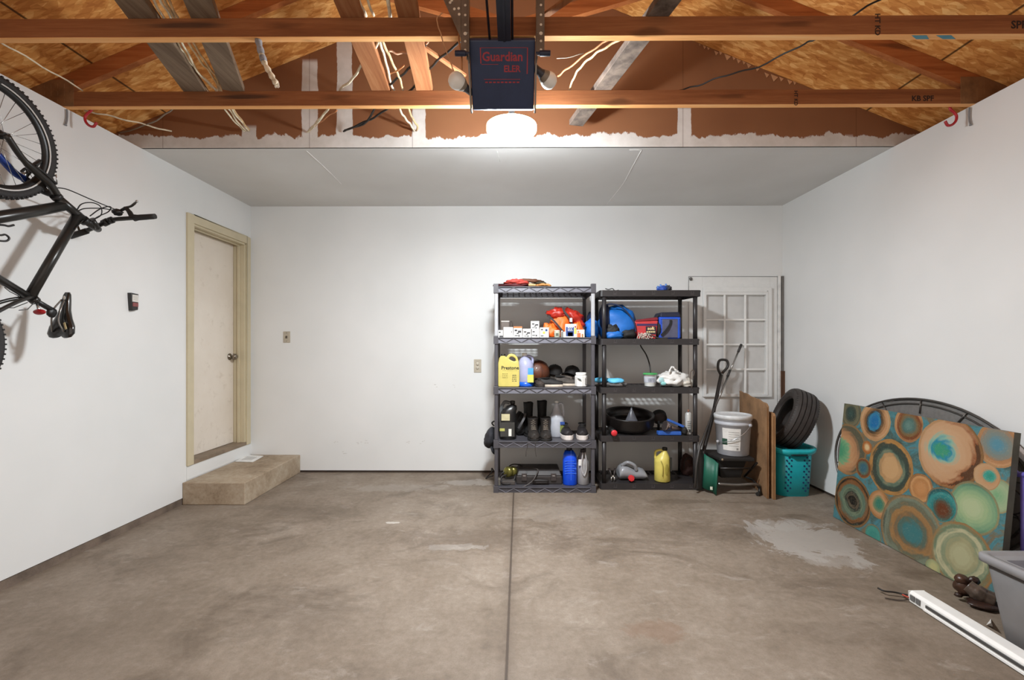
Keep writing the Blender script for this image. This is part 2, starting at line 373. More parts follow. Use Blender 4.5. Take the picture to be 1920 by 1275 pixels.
# gable drywall above the ceiling edge: brown paper with trowelled joint compound along the bottom and the seams
def kraft():
    n = N('kraft_paper_and_mud'); v = n.coord('Object')
    paper = n.ramp(n.noise(1.2, 4, .5, v)[0], [(.3, '#805438'), (.7, '#8f6242')])
    mud = n.ramp(n.noise(6, 5, .6, v)[0], [(.3, (.54, .51, .47, 1)), (.7, (.70, .67, .64, 1))])
    sep = n.n('ShaderNodeSeparateXYZ'); n.L.new(v, sep.inputs[0]); x, z = sep.outputs[0], sep.outputs[2]
    w1 = n.math('SUBTRACT', n.noise(4.0, 6, .7, n.coord('Object', (1, 1, .5)), .4)[0], .5)
    edge = n.math('ADD', n.math('MULTIPLY', w1, .20), HC+.078)
    m = n.ramp(n.math('SUBTRACT', z, edge), [(.0, 1.0), (.006, 0.0)])
    for (px, hw, z1) in ((580, .055, HC+.62), (645, .055, HC+1.4), (785, .05, HC+.27), (1283, .047, HC+.27), (465, .05, HC+.14), (1590, .03, HC+.06)):
        xc = (px-965)/258.0
        d = n.math('SUBTRACT', n.math('ABSOLUTE', n.math('SUBTRACT', x, xc)), n.math('ADD', n.math('MULTIPLY', w1, .05), hw))
        k = n.math('MULTIPLY', n.ramp(d, [(.0, 1.0), (.004, 0.0)]), n.ramp(n.math('SUBTRACT', z, z1), [(.0, 1.0), (.03, 0.0)]))
        m = n.math('MAXIMUM', m, k)
    c = n.mix(m, paper, mud)
    for px in (302, 579, 773, 1280, 1603):
        d = n.math('ABSOLUTE', n.math('SUBTRACT', x, (px-965)/258.0)); c = n.mix(n.ramp(d, [(.002, .6), (.004, 0.0)]), c, S('#5a3b25'))
    n.col(c); n.b.inputs['Roughness'].default_value = .75; n.b.inputs['Specular IOR Level'].default_value = .25; return n.m
mb = MB().prism([(-XE-.2, HC), (XE+.2, HC), (XE+.2, zdeck(XE+.2)), (0, RZ-.004), (-XE-.2, zdeck(XE+.2))], YS-.0, YS+.013)
struct('wall_gable', mb, kraft(), 'brown papered gable drywall with pale joint compound')
# scuffs on the back wall
mb = MB(); random.seed(3)
for px, py in ((632, 828), (675, 829), (690, 829), (765, 828), (792, 829), (645, 848), (815, 723), (849, 723)):
    for k in range(3):
        p = Y(px+random.uniform(-5, 5), py+random.uniform(-3, 3), YB-.0006); mb.box(p-Vector((random.uniform(.004, .02), 0, .0015)), p+Vector((.004, .0004, .0015)), )
struct('trim_5', mb, M('#b9b6b2', .7), 'faint scuff marks low on the back wall')
# ---------------- door, plates, hooks on walls ----------------
BEIGE = M('#c9bda0', .45, var=.05, scale=5)
def door_panel_mat():
    n = N('dirty_cream_door'); v = n.coord('Object')
    c = n.ramp(n.noise(1.8, 5, .6, v)[0], [(.3, '#ddd2c4'), (.7, '#e9e0d4')])
    c = n.mix(n.ramp(n.noise(9, 7, .75, v)[0], [(.56, 0.0), (.7, .4)]), c, S('#b3a28e'))
    n.col(c); n.b.inputs['Roughness'].default_value = .4; return n.m
mb = MB()
T = .072
mb.box((XL-.001, DY0-T, DZ0-.02), (XL+.018, DY0, DZ1+T)); mb.box((XL-.001, DY1, DZ0-.02), (XL+.018, DY1+T-.004, DZ1+T)); mb.box((XL-.001, DY0, DZ1), (XL+.018, DY1, DZ1+T))
mb.box((XL-WT-.02, DY0-.001, DZ0), (XL+.004, DY0+.018, DZ1)); mb.box((XL-WT-.02, DY1-.018, DZ0), (XL+.004, DY1+.001, DZ1)); mb.box((XL-WT-.02, DY0, DZ1-.018), (XL+.004, DY1, DZ1+.001))
mb.box((XL-.07, DY1-.03, DZ0), (XL-.045, DY1-.017, DZ1)); mb.box((XL-.07, DY0, DZ1-.03), (XL-.045, DY1, DZ1-.017)); mb.box((XL-.07, DY0+.017, DZ0), (XL-.045, DY0+.03, DZ1))
door = struct('door_1', MB().box((XL-WT-.01, DY0+.02, DZ0+.012), (XL-WT+.03, DY1-.022, DZ1-.02)), door_panel_mat(), 'cream slab door, dirty round its edges', bevel=.003)
fr = mkobj('door_frame', mb, BEIGE, bevel=.004); fr.parent = door; fr['label'] = 'beige painted door frame'
th = mkobj('threshold', MB().box((XL-WT-.02, DY0, DZ0-.022), (XL+.012, DY1, DZ0+.010)), M('#857462', .6, var=.2, scale=8), bevel=.002); th.parent = door; th['label'] = 'worn brown threshold'
kp = Vector((XL-WT+.03, DY1-.085, CAMZ-.10))
kb = MB().lathe([(.033, 0), (.033, .006), (.014, .01), (.012, .032), (.024, .04), (.03, .052), (.029, .066), (.02, .074), (0, .076)], kp, 20, axis=(1, 0, 0))
kb.box(kp+Vector((.0, .055, -.03)), kp+Vector((.012, .066, .03)))
k = mkobj('door_knob', kb, M('#8d8478', .25, .9)); k.parent = door; k['label'] = 'dull steel knob'
struct('trim_6', MB().box((XL-WT-.3, DY0-.2, 0), (XL-WT-.28, DY1+.2, HC)), M('#554c42', .9), 'dark backing behind the door')
# papers / vent grille lying on the step
def step_vent():
    t = Thing('floor_register', 'white slotted vent cover lying flat on the concrete step by the corner', 'vent', Z(466, 862, .184))
    a, b, c_, d = Z(441, 866, .184), Z(474, 867, .184), Z(494, 856, .184), Z(463, 854, .184)
    up = Vector((0, 0, .008)); t.part('plate', MB().hexa([a, b, c_, d, a+up, b+up, c_+up, d+up]), M('#e8e7e4', .5), bevel=.002)
    mb = MB()
    for i in range(6):
        u = .25+.1*i; p = a.lerp(b, u)*.8+d.lerp(c_, u)*.2; q = a.lerp(b, u)*.25+d.lerp(c_, u)*.75
        mb.beam(p+up, q+up, .006, .001)
    t.part('slots', mb, M('#8d8b88', .7), label='grey slots')
step_vent()
def plate(px, py, label, toggle):
    c = Y(px, py, YB); t = Thing('light_switch' if toggle else 'wall_outlet', label, 'light switch' if toggle else 'outlet', c-Vector((0, 0, .058)))
    hw, hh = (.036, .058) if toggle else (.038, .068)
    t.part('cover_plate', MB().box(c-Vector((hw, .006, hh)), c+Vector((hw, 0, hh))), M('#b7ad9c', .5), bevel=.003)
    if toggle:
        t.part('toggle', MB().box(c+Vector((-.006, -.018, -.012)), c+Vector((.006, -.005, .012))), M('#4b4237', .5), bevel=.002)
    else:
        for s_ in (-1, 1):
            q = c+Vector((0, 0, s_*.02)); o = t.part('socket', MB().lathe([(.017, 0), (.017, .003), (0, .0031)], q+Vector((0, -.006, 0)), 16, axis=(0, -1, 0)), M('#d2c9b8', .5))
            t.part('slots', MB().box(q+Vector((-.008, -.0098, -.004)), q+Vector((-.005, -.009, .006))).box(q+Vector((.005, -.0098, -.004)), q+Vector((.008, -.009, .006))), M('#3a332b', .6), parent=o, label='dark slots')
    for s_ in ((-1, 1) if toggle else (0,)): t.part('screw', MB().lathe([(.0035, 0), (.0035, .0015), (0, .002)], c+Vector((0, -.006, s_*.042)), 10, axis=(0, -1, 0)), M('#6e665a', .4, .6))
plate(538, 632, 'beige single toggle switch plate on the back wall near the door', True)
plate(895.5, 686, 'beige outlet plate on the back wall left of the racks', False)
# wall button of the door opener
c = X(246, 566, XL)
t = Thing('opener_button', 'small black door opener control on the left wall below the bicycle', 'wall control', c-Vector((0, 0, .06)))
t.part('housing', MB().loft([[Vector((XL+d, c.y+y*k, c.z+z)) for y, z in ((-.034, .062), (.034, .058), (.03, -.055), (-.024, -.065))] for d, k in ((0, 1), (.024, .97), (.028, .9))]), M('#2b2a2a', .4), bevel=.003)
t.part('label_plate', MB().box((XL+.027, c.y-.024, c.z+.0), (XL+.0295, c.y+.026, c.z+.05)), M('#dcd8d2', .5), label='white plate with faint grey print')
t.part('button', MB().box((XL+.027, c.y-.022, c.z-.034), (XL+.033, c.y+.024, c.z-.006)), M('#8a4b4b', .35), label='dark red push button', bevel=.002)
mb = MB()
for k in range(3): mb.box((XL+.0295, c.y-.016, c.z+.014+k*.01), (XL+.0299, c.y+.018, c.z+.017+k*.01))
t.part('print', mb, M('#a9a5a0', .6))
# red utility hooks and grey rods at truss ends
def red_hook(px0, px1, side, label):
    y = 2.80
    pts = [(171.5, 201), (171, 207), (164, 213), (159.5, 220), (161, 229), (168, 236), (176, 237), (181, 229)]
    if side > 0: pts = [(1953-p, q-2) for p, q in pts]
    P = spline([Y(px, py, y) for px, py in pts], 5)
    top = Vector((P[0].x, 2.775, HC+.02)); P = [top]+P
    solo('utility_hook', label, 'hook', MB().tube(P, .0075, 8), M('#b3202c', .3, spec=.6), group='red hooks screwed into the truss')
red_hook(0, 0, -1, 'red coated utility hook under the left end of the far truss')
red_hook(0, 0, 1, 'red coated utility hook under the right end of the far truss')
for (px, sg, lab) in ((124.5, -1, 'grey metal strap end hanging at the top of the left wall'), (1818.5, 1, 'grey metal strap end hanging at the top of the right wall')):
    xx = XL+.012 if sg < 0 else XR-.012
    P = [X(px-.5*sg, 198 if sg < 0 else 200, xx), X(px-1.5*sg, 212, xx), X(px-1*sg, 224, xx), X(px+1.5*sg, 235, xx)]
    P[0].z = HC-.01
    solo('metal_strap', lab, 'strap', MB().tube(spline(P, 4), [.005]*12+[.008], 6), M('#8d8f92', .5, .5), group='hanging metal strap ends')

# ---------------- trusses ----------------
LUM = wood('truss_lumber', '#8a4a22', '#a96334', '#bd7a48', 'X')
EDGE = wood('lamplit_lumber_edge', '#d9965a', '#f0b070', '#f7c48a', 'X')  # rough sawn wood, made paler to paint in lamplight from below
LUMG = wood('grey_weathered_board', '#5a4838', '#776452', '#8f7c68', 'Y')
LUMO = wood('orange_board', '#7c4a2c', '#98633f', '#b07d56', 'Y')
PLATE = M('#8a867e', .4, .7, var=.2)
def smudge(cx, w_):
    def f(n):
        s_ = n.n('ShaderNodeSeparateXYZ'); n.L.new(n.coord('Object'), s_.inputs[0])
        dx = n.math('DIVIDE', n.math('SUBTRACT', s_.outputs[0], cx), w_); dz = n.math('DIVIDE', n.math('SUBTRACT', s_.outputs[2], .055), .02)
        d = n.math('ADD', n.math('SQRT', n.math('ADD', n.math('MULTIPLY', dx, dx), n.math('MULTIPLY', dz, dz))), n.math('MULTIPLY', n.math('SUBTRACT', n.noise(12, 4, .7)[0], .5), 1.2))
        return n.ramp(d, [(.5, .75), (1.1, 0.0)])
    return f
def stamp(txt, t, par, p, size, vertical=False, y=0):
    """inked grading stamp with a box round it"""
    r, u = ((0, 0, -1), (1, 0, 0)) if vertical else ((1, 0, 0), (0, 0, 1))
    mb = text_mb(txt, size, (p.x, y-.0006, p.z), r, u, bold=True)
    return t.part('stamp', mb, M('#2a1a12', .8), parent=par, label='black inked lumber stamp')
def truss(y0, label, smx, near):
    t = Thing('roof_truss', label, 'roof truss', (0, y0+.019, HC), group='roof trusses')
    lum = wood('truss_chord_%d' % near, '#714226', '#8a5634', '#a06a44', 'X', streak=smudge(smx, .22))
    xe = 2.95
    ch = t.part('bottom_chord', MB().box((-xe, y0, HC), (xe, y0+.038, HC+.089)), lum, bevel=.003)
    for sg in (-1, 1):
        # top chord: sits over the bottom chord and runs up under the deck
        za, zb = zdeck(xe)-.002, RZ-.002; h = .097
        t.part('top_chord', MB().prism([(sg*xe, za-h), (0, zb-h), (0, zb), (sg*xe, za)], y0, y0+.038), LUM)
        w0, w1 = Vector((sg*.95, y0+.019, HC+.08)), Vector((sg*1.45, y0+.019, zdeck(1.45)-.08))
        t.part('web', MB().beam((sg*1.02, y0+.019, zdeck(1.02)-.09), (sg*.0+sg*.02, y0+.019, HC+.45), .036, .075, up=(0, 1, 0)) if False else MB().hexa([Vector(q) for q in ((sg*.03, y0+.001, HC+.52), (sg*.10, y0+.001, HC+.46), (sg*.10, y0+.037, HC+.46), (sg*.03, y0+.037, HC+.52), (sg*1.0, y0+.001, zdeck(1.0)-.07), (sg*1.06, y0+.001, zdeck(1.06)-.13), (sg*1.06, y0+.037, zdeck(1.06)-.13), (sg*1.0, y0+.037, zdeck(1.0)-.07))]), LUM)
        pb = MB().box((sg*2.50 if False else sg*2.66, y0-.0015, HC+.0), (sg*2.93, y0-.0, HC+.16))
        for i in range(6):
            for j in range(3): pb.box((sg*(2.68+.04*i), y0-.0022, HC+.02+.045*j), (sg*(2.68+.04*i)+.004, y0-.0014, HC+.045+.045*j))
        t.part('gusset_plate', pb, M('#8a6340', .7, .0, var=.2), label='toothed metal nail plate')
    t.part('under_edge', MB().box((-xe, y0+.001, HC-.0012), (xe, y0+.037, HC+.004)), EDGE, parent=ch, label='rough sawn under edge, lamplight painted into its pale colour')
    if near:
        c1 = t
        stamp('HT KD', t, ch, Y(1645, 46, y0), .034, True, y0)
        stamp('SPF 2', t, ch, Y(1918, 47, y0), .05, False, y0)
        mb = MB()
        for a, b in ((1700, 1712), (1745, 1762)):
            p, q = Z(a, 73, HC), Z(b, 68, HC); mb.hexa([Vector((p.x, y0+.006, HC-.0022)), Vector((p.x+.07, y0+.006, HC-.0022)), Vector((q.x+.09, y0+.032, HC-.0022)), Vector((q.x+.03, y0+.032, HC-.0022))]+[Vector((p.x, y0+.006, HC)), Vector((p.x+.07, y0+.006, HC)), Vector((q.x+.09, y0+.032, HC)), Vector((q.x+.03, y0+.032, HC))])
        t.part('paint_mark', mb, M('#4f8a9c', .7), parent=ch, label='teal spray mark')
    else:
        stamp('HT KD', t, ch, Y(1492, 184, y0), .03, True, y0)
        stamp('KB SPF', t, ch, Y(1730, 185, y0), .045, False, y0)
    return t
Y1, Y2 = 2.139, 2.752
truss(Y1, 'nearer roof truss with a teal paint mark under its bottom chord', (345-965)/402, True)
truss(Y2, 'farther roof truss carrying the two red hooks', (460-965)/312, False)
# boards lying on the chords
def board(name, label, near, far, wpx, m, z=HC+.089, th=.038, wd=.089):
    a, b = Z(*near, z), Z(*far, z); mb = MB().beam(a+Vector((0, 0, th/2)), b+Vector((0, 0, th/2)), wd, th)
    return solo(name, label, 'board', mb, m, group='boards laid across the trusses', bevel=.003)
board('brace_board', 'wide weathered grey board leftmost across the truss chords', (210, -45), (372, 182), 0, LUMG, wd=.13)
board('brace_board', 'weathered grey board right of the tan cable bundle', (352, -45), (438, 172), 0, LUMG, wd=.12)
board('brace_board', 'orange tan board across the trusses left of the black cables', (640, -20), (727, 205), 0, LUMO, wd=.11)
board('brace_board', 'reddish board across the trusses nearest the opener, left side', (755, -20), (800, 190), 0, LUMO, wd=.10)
b_ = board('brace_board', 'dusty white smeared board slanting right of the opener', (1265, -10), (1080, 236), 0, M('#74655a', .8, var=.45, scale=12, bump=.3), wd=.10)
# ---------------- garage door opener ----------------
def opener():
    xc = Y(942.5, 100, 2.2).x; hw = .153
    t = Thing('garage_door_opener', 'dark blue garage door opener with red lettering hung from the roof truss', 'door opener', (xc, 2.3, 2.485))
    prof = [(2.12, 2.717), (2.29, 2.485), (2.33, 2.50), (2.38, 2.62), (2.47, 2.64), (2.47, 2.742), (2.178, 2.742), (2.13, 2.735)]
    t.part('housing', MB().prism(prof, xc-hw, xc+hw, 'X'), M('#2a3756', .38, var=.1), bevel=.005)
    a, b = Vector((xc, 2.12, 2.717)), Vector((xc, 2.29, 2.485)); up = (a-b).normalized(); right = Vector((1, 0, 0)); nrm = right.cross(up)
    L = (a-b).length
    def P(u, v): return b+right*u+up*(L*v)+nrm*.0008
    red = M('#a2323c', .5)
    lg = text_mb('Guardian', .052, P(.0, .77), right, up, bold=True)
    t.part('logo', lg, red, label='red logo lettering')
    t.part('logo', text_mb('ELER', .038, P(.045, .60), right, up, bold=True), red, label='second line of red lettering')
    mb = MB()
    def strip(u0, u1, v0, v1):
        q = [P(u0, v0), P(u1, v0), P(u1, v1), P(u0, v1)]; mb.hexa(q+[p+nrm*.0006 for p in q])
    strip(-.105, .12, .895, .902); strip(-.105, -.10, .68, .90); strip(.115, .12, .53, .90); strip(-.10, -.02, .665, .672); strip(-.09, .085, .45, .457)
    for i in range(9): strip(-.085+.019*i, -.085+.019*i+.013, .40, .42)
    t.part('lettering_frame', mb, red)
    # perforated hanging straps; pale discs paint the light showing through the holes
    steel = M('#7c736a', .45, .6, var=.2); hole = M('#e2d6c4', .5)
    for sg in (-1, 1):
        x0, x1 = (Y(864, 50, 2.1).x, Y(879, 50, 2.1).x) if sg < 0 else (Y(1006, 50, 2.1).x, Y(1021, 50, 2.1).x)
        mb = MB().box((x0, 2.102, 2.635), (x1, 2.106, 3.15))
        inner = x1 if sg < 0 else x0
        mb.box((inner-.002, 2.085, 2.62), (inner+.002, 2.135, 3.15))
        if sg < 0:
            a_, b_, c_ = Y(825, -15, 2.098), Y(864, 71, 2.098), Y(864, -15, 2.098)
            mb.add([a_, b_, c_]+[q+Vector((0, .004, 0)) for q in (a_, b_, c_)], [(0, 1, 2), (5, 4, 3), (0, 3, 4, 1), (1, 4, 5, 2), (2, 5, 3, 0)])
        st_ = t.part('hanging_strap', mb, steel)
        cx = (x0+x1)/2-.004*sg*0
        ys = (2.66, 2.70, 2.735, 2.775, 2.82, 2.865, 2.91)
        for k, zz in enumerate(ys):
            t.part('strap_hole', MB().lathe([(.0055 if k != 2 else .008, 0), (.0055 if k != 2 else .008, .0015)], (cx+.002, 2.102, zz), 12, axis=(0, -1, 0)), hole, parent=st_, label='pale disc painted as light through a punched hole')
        if sg < 0:
            for (px, py) in ((844, 5), (852, 17), (860, 16), (861, 27), (847, 1)):
                t.part('strap_hole', MB().lathe([(.006, 0), (.006, .0015)], Y(px, py, 2.098), 12, axis=(0, -1, 0)), hole, parent=st_, label='pale disc painted as light through a punched hole')
        xe_ = xc+sg*(hw+.006)
        fl = MB().hexa([Vector(q) for q in ((xe_-.004, 2.10, 2.74), (xe_+.004, 2.10, 2.74), (xe_+.004, 2.14, 2.74), (xe_-.004, 2.14, 2.74), (xe_-.004, 2.27, 2.475), (xe_+.004, 2.27, 2.475), (xe_+.004, 2.31, 2.475), (xe_-.004, 2.31, 2.475))])
        fl.box((xe_+sg*.004, 2.105, 2.62), (inner, 2.11, 2.70))
        t.part('side_flange', fl, M('#8d847b', .4, .7))
        k0 = Y(880 if sg < 0 else 1005, 100, 2.09); k1 = Y(853 if sg < 0 else 1032, 100, 2.09)
        t.part('thumb_knob', MB().cyl(k0, k0.lerp(k1, .3), .007).cyl(k0.lerp(k1, .25), k1, .0125, n=14), M('#16203a', .45), bevel=.002)
    # two unlit globe bulbs in their sockets
    def bulb(c, d, nm):
        d = Vector(d).normalized()
        s_ = t.part('bulb_socket', MB().lathe([(.016, -.095), (.018, -.06), (.022, -.05), (.024, -.03)], c, 18, axis=d), M('#3b3c44', .4), label='dark bulb socket')
        g = t.part('bulb', MB().lathe([(.014, -.055), (.02, -.045), (.03, -.03), (.0385, -.012), (.041, .004), (.0375, .02), (.028, .033), (.014, .040), (0, .042)], c, 24, axis=d), M('#efece6', .25, var=.02, coat=.3), label='unlit white globe bulb')
        t.part('bulb_base', MB().lathe([(.0145, -.056), (.0245, -.043), (.031, -.031), (.0335, -.024), (.0337, -.02)], c, 24, axis=d), M('#8c8071', .4), parent=g, label='grey lower half of the bulb')
    bulb(Y(857, 152, 2.2), (-.75, -.75, .25), 'l')
    bulb(Y(1028, 150, 2.27), (.75, .62, -.30), 'r')
    # rail with its rods running back over the camera
    rail = MB().box((-.05+.025-.0, -1.4, 2.713), (-.05+.085, 2.119, 2.745)).box((-.05+.05, -1.4, 2.708), (-.05+.06, 2.119, 2.713))
    rail.xf(Matrix.Translation((-.085+.033+.0, 0, 0)))
    t.part('rail', rail, M('#343744', .4, .5), label='dark steel rail')
    for dx in (-.05, .055):
        t.part('rail_rod', MB().tube([(xc-.008+dx, -1.4, 2.724), (xc-.008+dx, 2.122, 2.724)], .0055, 8), M('#1f1c22', .4))
    return t
opener()
# ---------------- wiring above the chords ----------------
TAN = M('#d9b98a', .55, var=.25, scale=30); CREAM = M('#ece0c4', .55, var=.2, scale=30); BLK = M('#1c1917', .5)
ORG = M('#b97a4c', .6, var=.2, scale=20); GRY = M('#8f8272', .6)
def cable(px, r, m, label, z=2.862, y=None, group=None, name='electric_cable'):
    P = spline([(Y(a, b, y) if y else Z(a, b, z)) for a, b in px], 5)
    P = [p+Vector((0, 0, .004*math.sin(i*1.3+px[0][0]))) for i, p in enumerate(P)]
    return solo(name, label, 'cable', MB().tube(P, r, 7), m, group=group)
A = lambda L, s=.204, ox=200, oy=0: [(ox+u*s, oy+v*s) for u, v in L]
gb = 'tan cables of the bundle'
lb = 'of six tan electric cables bundled between the two grey weathered boards'
for nth, L in zip(('leftmost', 'second from the left', 'fourth from the left', 'rightmost', 'fifth from the left', 'third from the left'), ([(240, -120), (300, 0), (420, 160), (590, 385), (700, 560), (800, 740), (900, 850), (1010, 925), (1190, 1130), (1270, 1205)],
          [(275, -120), (345, 0), (470, 160), (625, 400), (740, 580), (850, 740), (960, 870), (1120, 1000), (1210, 1130), (1290, 1203)],
          [(420, -120), (490, 0), (590, 160), (690, 385), (770, 530), (830, 650), (1000, 820), (1100, 930), (1190, 1060), (1305, 1200)],
          [(500, -120), (570, 0), (650, 160), (790, 385), (900, 560), (1000, 700), (1050, 830), (1090, 930), (1160, 1000), (1250, 1120), (1310, 1197)],
          [(450, -120), (530, 0), (620, 160), (750, 385), (860, 560), (960, 680), (1040, 830)],
          [(380, -100), (430, 0), (520, 160), (650, 385), (720, 500), (820, 640), (930, 760), (1020, 830)])):
    cable(A(L), .0062, TAN if len(L) % 2 else CREAM, nth+' '+lb, group=gb, z=2.858+.004*(len(L) % 3))
cable([(-15, 72), (5, 81), (80, 125), (155, 169)], .0045, CREAM, 'thin cream cable running down to the upper left wall corner', z=2.86)
cable([(158, 208), (200, 216), (262, 231), (322, 247)], .0055, CREAM, 'cream cable sloping under the far truss beside the left wall')
cable([(222, 250), (277, 233), (314, 212), (330, 196)], .005, GRY, 'grey brown cable crossing the cream one by the left wall')
B = lambda L: [(640+u*.204, v*.204) for u, v in L]
cable(B([(350, 375), (280, 480), (180, 610), (100, 730), (0, 815), (-90, 950), (-180, 1080), (-300, 1205)]), .007, CREAM, 'cream cable forking down left from the nearer truss')
cable(B([(350, 375), (390, 500), (430, 650), (455, 770), (490, 845), (540, 1010), (590, 1090), (640, 1150), (670, 1205)]), .007, CREAM, 'cream cable hanging down the middle, left one of the pair')
cable(B([(375, 375), (430, 490), (500, 640), (540, 730), (565, 830), (620, 1005), (660, 1100), (700, 1160), (690, 1205)]), .007, TAN, 'tan cable of the pair, hanging nearer the black cables')
cable(B([(250, 380), (310, 500), (350, 620), (380, 730)]), .003, ORG, 'thin orange wire along the orange tan board')
cable(B([(430, 465), (520, 490), (640, 480), (740, 440), (800, 375)]), .0055, M('#c89a7c', .6), 'pinkish cable curving right from a knot')
cable(B([(1000, 250), (800, 380), (720, 490), (650, 590), (600, 650), (480, 750), (375, 840), (240, 1110), (20, 1205)]), .0065, BLK, 'black cable running diagonally, left one of the two')
cable(B([(1200, 300), (960, 490), (820, 620), (720, 740), (620, 840), (410, 1010), (240, 1110), (30, 1200)]), .0065, BLK, 'black cable running diagonally, nearer the opener')
cable(B([(440, 690), (580, 605)]), .0045, ORG, 'short orange cable end between the two tan boards')
for L, r, lab in (([(120, -60), (150, 30), (180, 150)], .004, 'thin cream wire above the nearer truss, leftmost of five'), ([(140, -60), (160, 0), (230, 150)], .007, 'thick cream cable above the nearer truss, second of five'),
             ([(225, -60), (240, 0), (300, 150)], .006, 'cream cable above the nearer truss, third of five'), ([(425, -60), (430, 0), (450, 150)], .009, 'thickest pale cable above the nearer truss'),
             ([(630, -60), (640, 0), (655, 150)], .004, 'thin pale wire above the nearer truss, closest to the opener')):
    cable(B(L), r, CREAM, lab)
cable(A([(730, 855), (660, 930), (600, 1010), (570, 1030)], .24, 440), .006, CREAM, 'cream cable end dropping to the leftmost mud patch seam')
cable(A([(800, 860), (700, 930), (610, 1000)], .24, 440), .004, ORG, 'thin orange wire dropping to the leftmost mud patch seam')
cable(B([(930, 125), (890, 150), (878, 190), (910, 300), (960, 460), (1010, 590), (1035, 660)]), .0028, M('#c08f66', .6), 'thin copper coloured wire hooked over above the left globe bulb', y=2.08)
cable(B([(1085, 250), (1080, 375), (1105, 520), (1110, 650)]), .004, ORG, 'orange wire behind the left hanging strap', y=2.125)
cable(A([(990, -80), (1085, 0), (990, 130), (740, 335), (590, 420), (480, 500), (390, 590), (340, 680), (300, 785)], .2196, 1000), .006, TAN, 'tan cable curving down right of the opener')
cable(A([(650, 335), (500, 430), (300, 580), (210, 650)], .2196, 1000), .005, ORG, 'dull orange cable straight down right of the opener')
cable(A([(430, 460), (200, 505)], .2196, 1000), .0025, GRY, 'thin grey wire right of the opener')
cable([(1273, 169), (1309, 160), (1361, 141), (1422, 125), (1500, 86), (1530, 72), (1600, 28), (1665, -10)], .0045, BLK, 'black cable sweeping up across the right OSB slope')
def lath(p, q, wd, m, label, z=2.87):
    a, b = Z(*p, z), Z(*q, z); solo('wood_lath', label, 'lath', MB().beam(a, b, wd, .012), m)
lath((783, 80), (872, 142), .022, LUMO, 'narrow orange lath left of the opener')
lath((1072, -6), (1018, 32), .03, LUMO, 'narrow orange lath right of the opener rail')
# frayed pale rope stub hanging from the nearer truss
P = [Y(484, 78, 2.16), Y(489, 96, 2.16), Y(496, 118, 2.16), Y(508, 140, 2.16), Y(519, 159, 2.16)]
P[0].z = 2.75
mb = MB().tube(spline(P, 5), [.012+.003*math.sin(i*2.1) for i in range(21)], 10)
t = Thing('pipe_insulation_stub', 'short frayed pale tube hanging down from the nearer truss', 'tube', P[-1])
t.part('tube', mb, M('#d8c8ae', .8, var=.35, scale=40, bump=.4))
t.part('sleeve', MB().tube(spline(P[:3], 5), [.0145+.002*math.sin(i*1.7) for i in range(11)], 10), M('#8d8c90', .8, var=.3, scale=40, bump=.4), label='grey dusty sleeve')
mb = MB()
for i in range(5): mb.tube([P[-1]+Vector((-.008+.004*i, 0, .01)), P[-1]+Vector((-.009+.005*i, 0, -.012-.003*(i % 2)))], .0016, 5)
t.part('fray', mb, M('#efe6d4', .8))
# torn paper teeth along the top edge of the gable drywall, right side
random.seed(5); mb = MB()
for (px, py, w_) in ((1312, 84, 3), (1321, 87, 6), (1328, 90, 5), (1343, 97, 8), (1351, 98, 6), (1364, 103, 12), (1376, 108, 6), (1385, 112, 8), (1395, 116, 6), (1404, 120, 9), (1420, 127, 8), (1438, 138, 9), (1452, 141, 14), (1465, 146, 8), (1481, 151, 9), (1490, 154, 6)):
    p = Y(px-w_/2, py-2, YS-.001); q = Y(px+w_/2, py+w_*.35-1, YS-.001); r_ = Y(px-w_*.1, py+w_*.85, YS-.004)
    mb.add([p, q, r_, p+Vector((0, -.002, 0)), q+Vector((0, -.002, 0)), r_+Vector((0, -.002, 0))], [(0, 1, 2), (5, 4, 3), (0, 3, 4, 1), (1, 4, 5, 2), (2, 5, 3, 0)])
struct('trim_7', mb, M('#cfa278', .8), 'torn paper teeth along the gable edge')
# ---------------- racks ----------------
def rz(py, y): return CAMZ+(650-py)*y/F
def px2x(px, y): return Y(px, 650, y).x
def slotted_deck(mb, x0, x1, y0, y1, z0, z1, rows, sl=.046, sw=.026, pitch=.056):
    """solid deck with rows of open slots along its rear edge"""
    mb.box((x0, y0, z0), (x1, min(rows)-.02, z1)); yy = min(rows)-.02; z0 = z1-.004
    for r_ in sorted(rows):
        mb.box((x0, yy, z0), (x1, r_, z1)); n = int((x1-x0-.06)/pitch); gx = x0+.03+((x1-x0-.06)-n*pitch)/2; xa = x0
        for i in range(n):
            a = gx+i*pitch+(pitch-sl)/2; mb.box((xa, r_, z0), (a, r_+sw, z1)); xa = a+sl
        mb.box((xa, r_, z0), (x1, r_+sw, z1)); yy = r_+sw
    mb.box((x0, yy, z0), (x1, y1, z1))
R1Y0, R1Y1 = 4.08, 4.63
R1X0, R1X1 = px2x(926, R1Y0), px2x(1117, R1Y0)
R1Z = [rz(p, R1Y0) for p in (537, 632.5, 727, 828, 914)]     # shelf tops, top to bottom
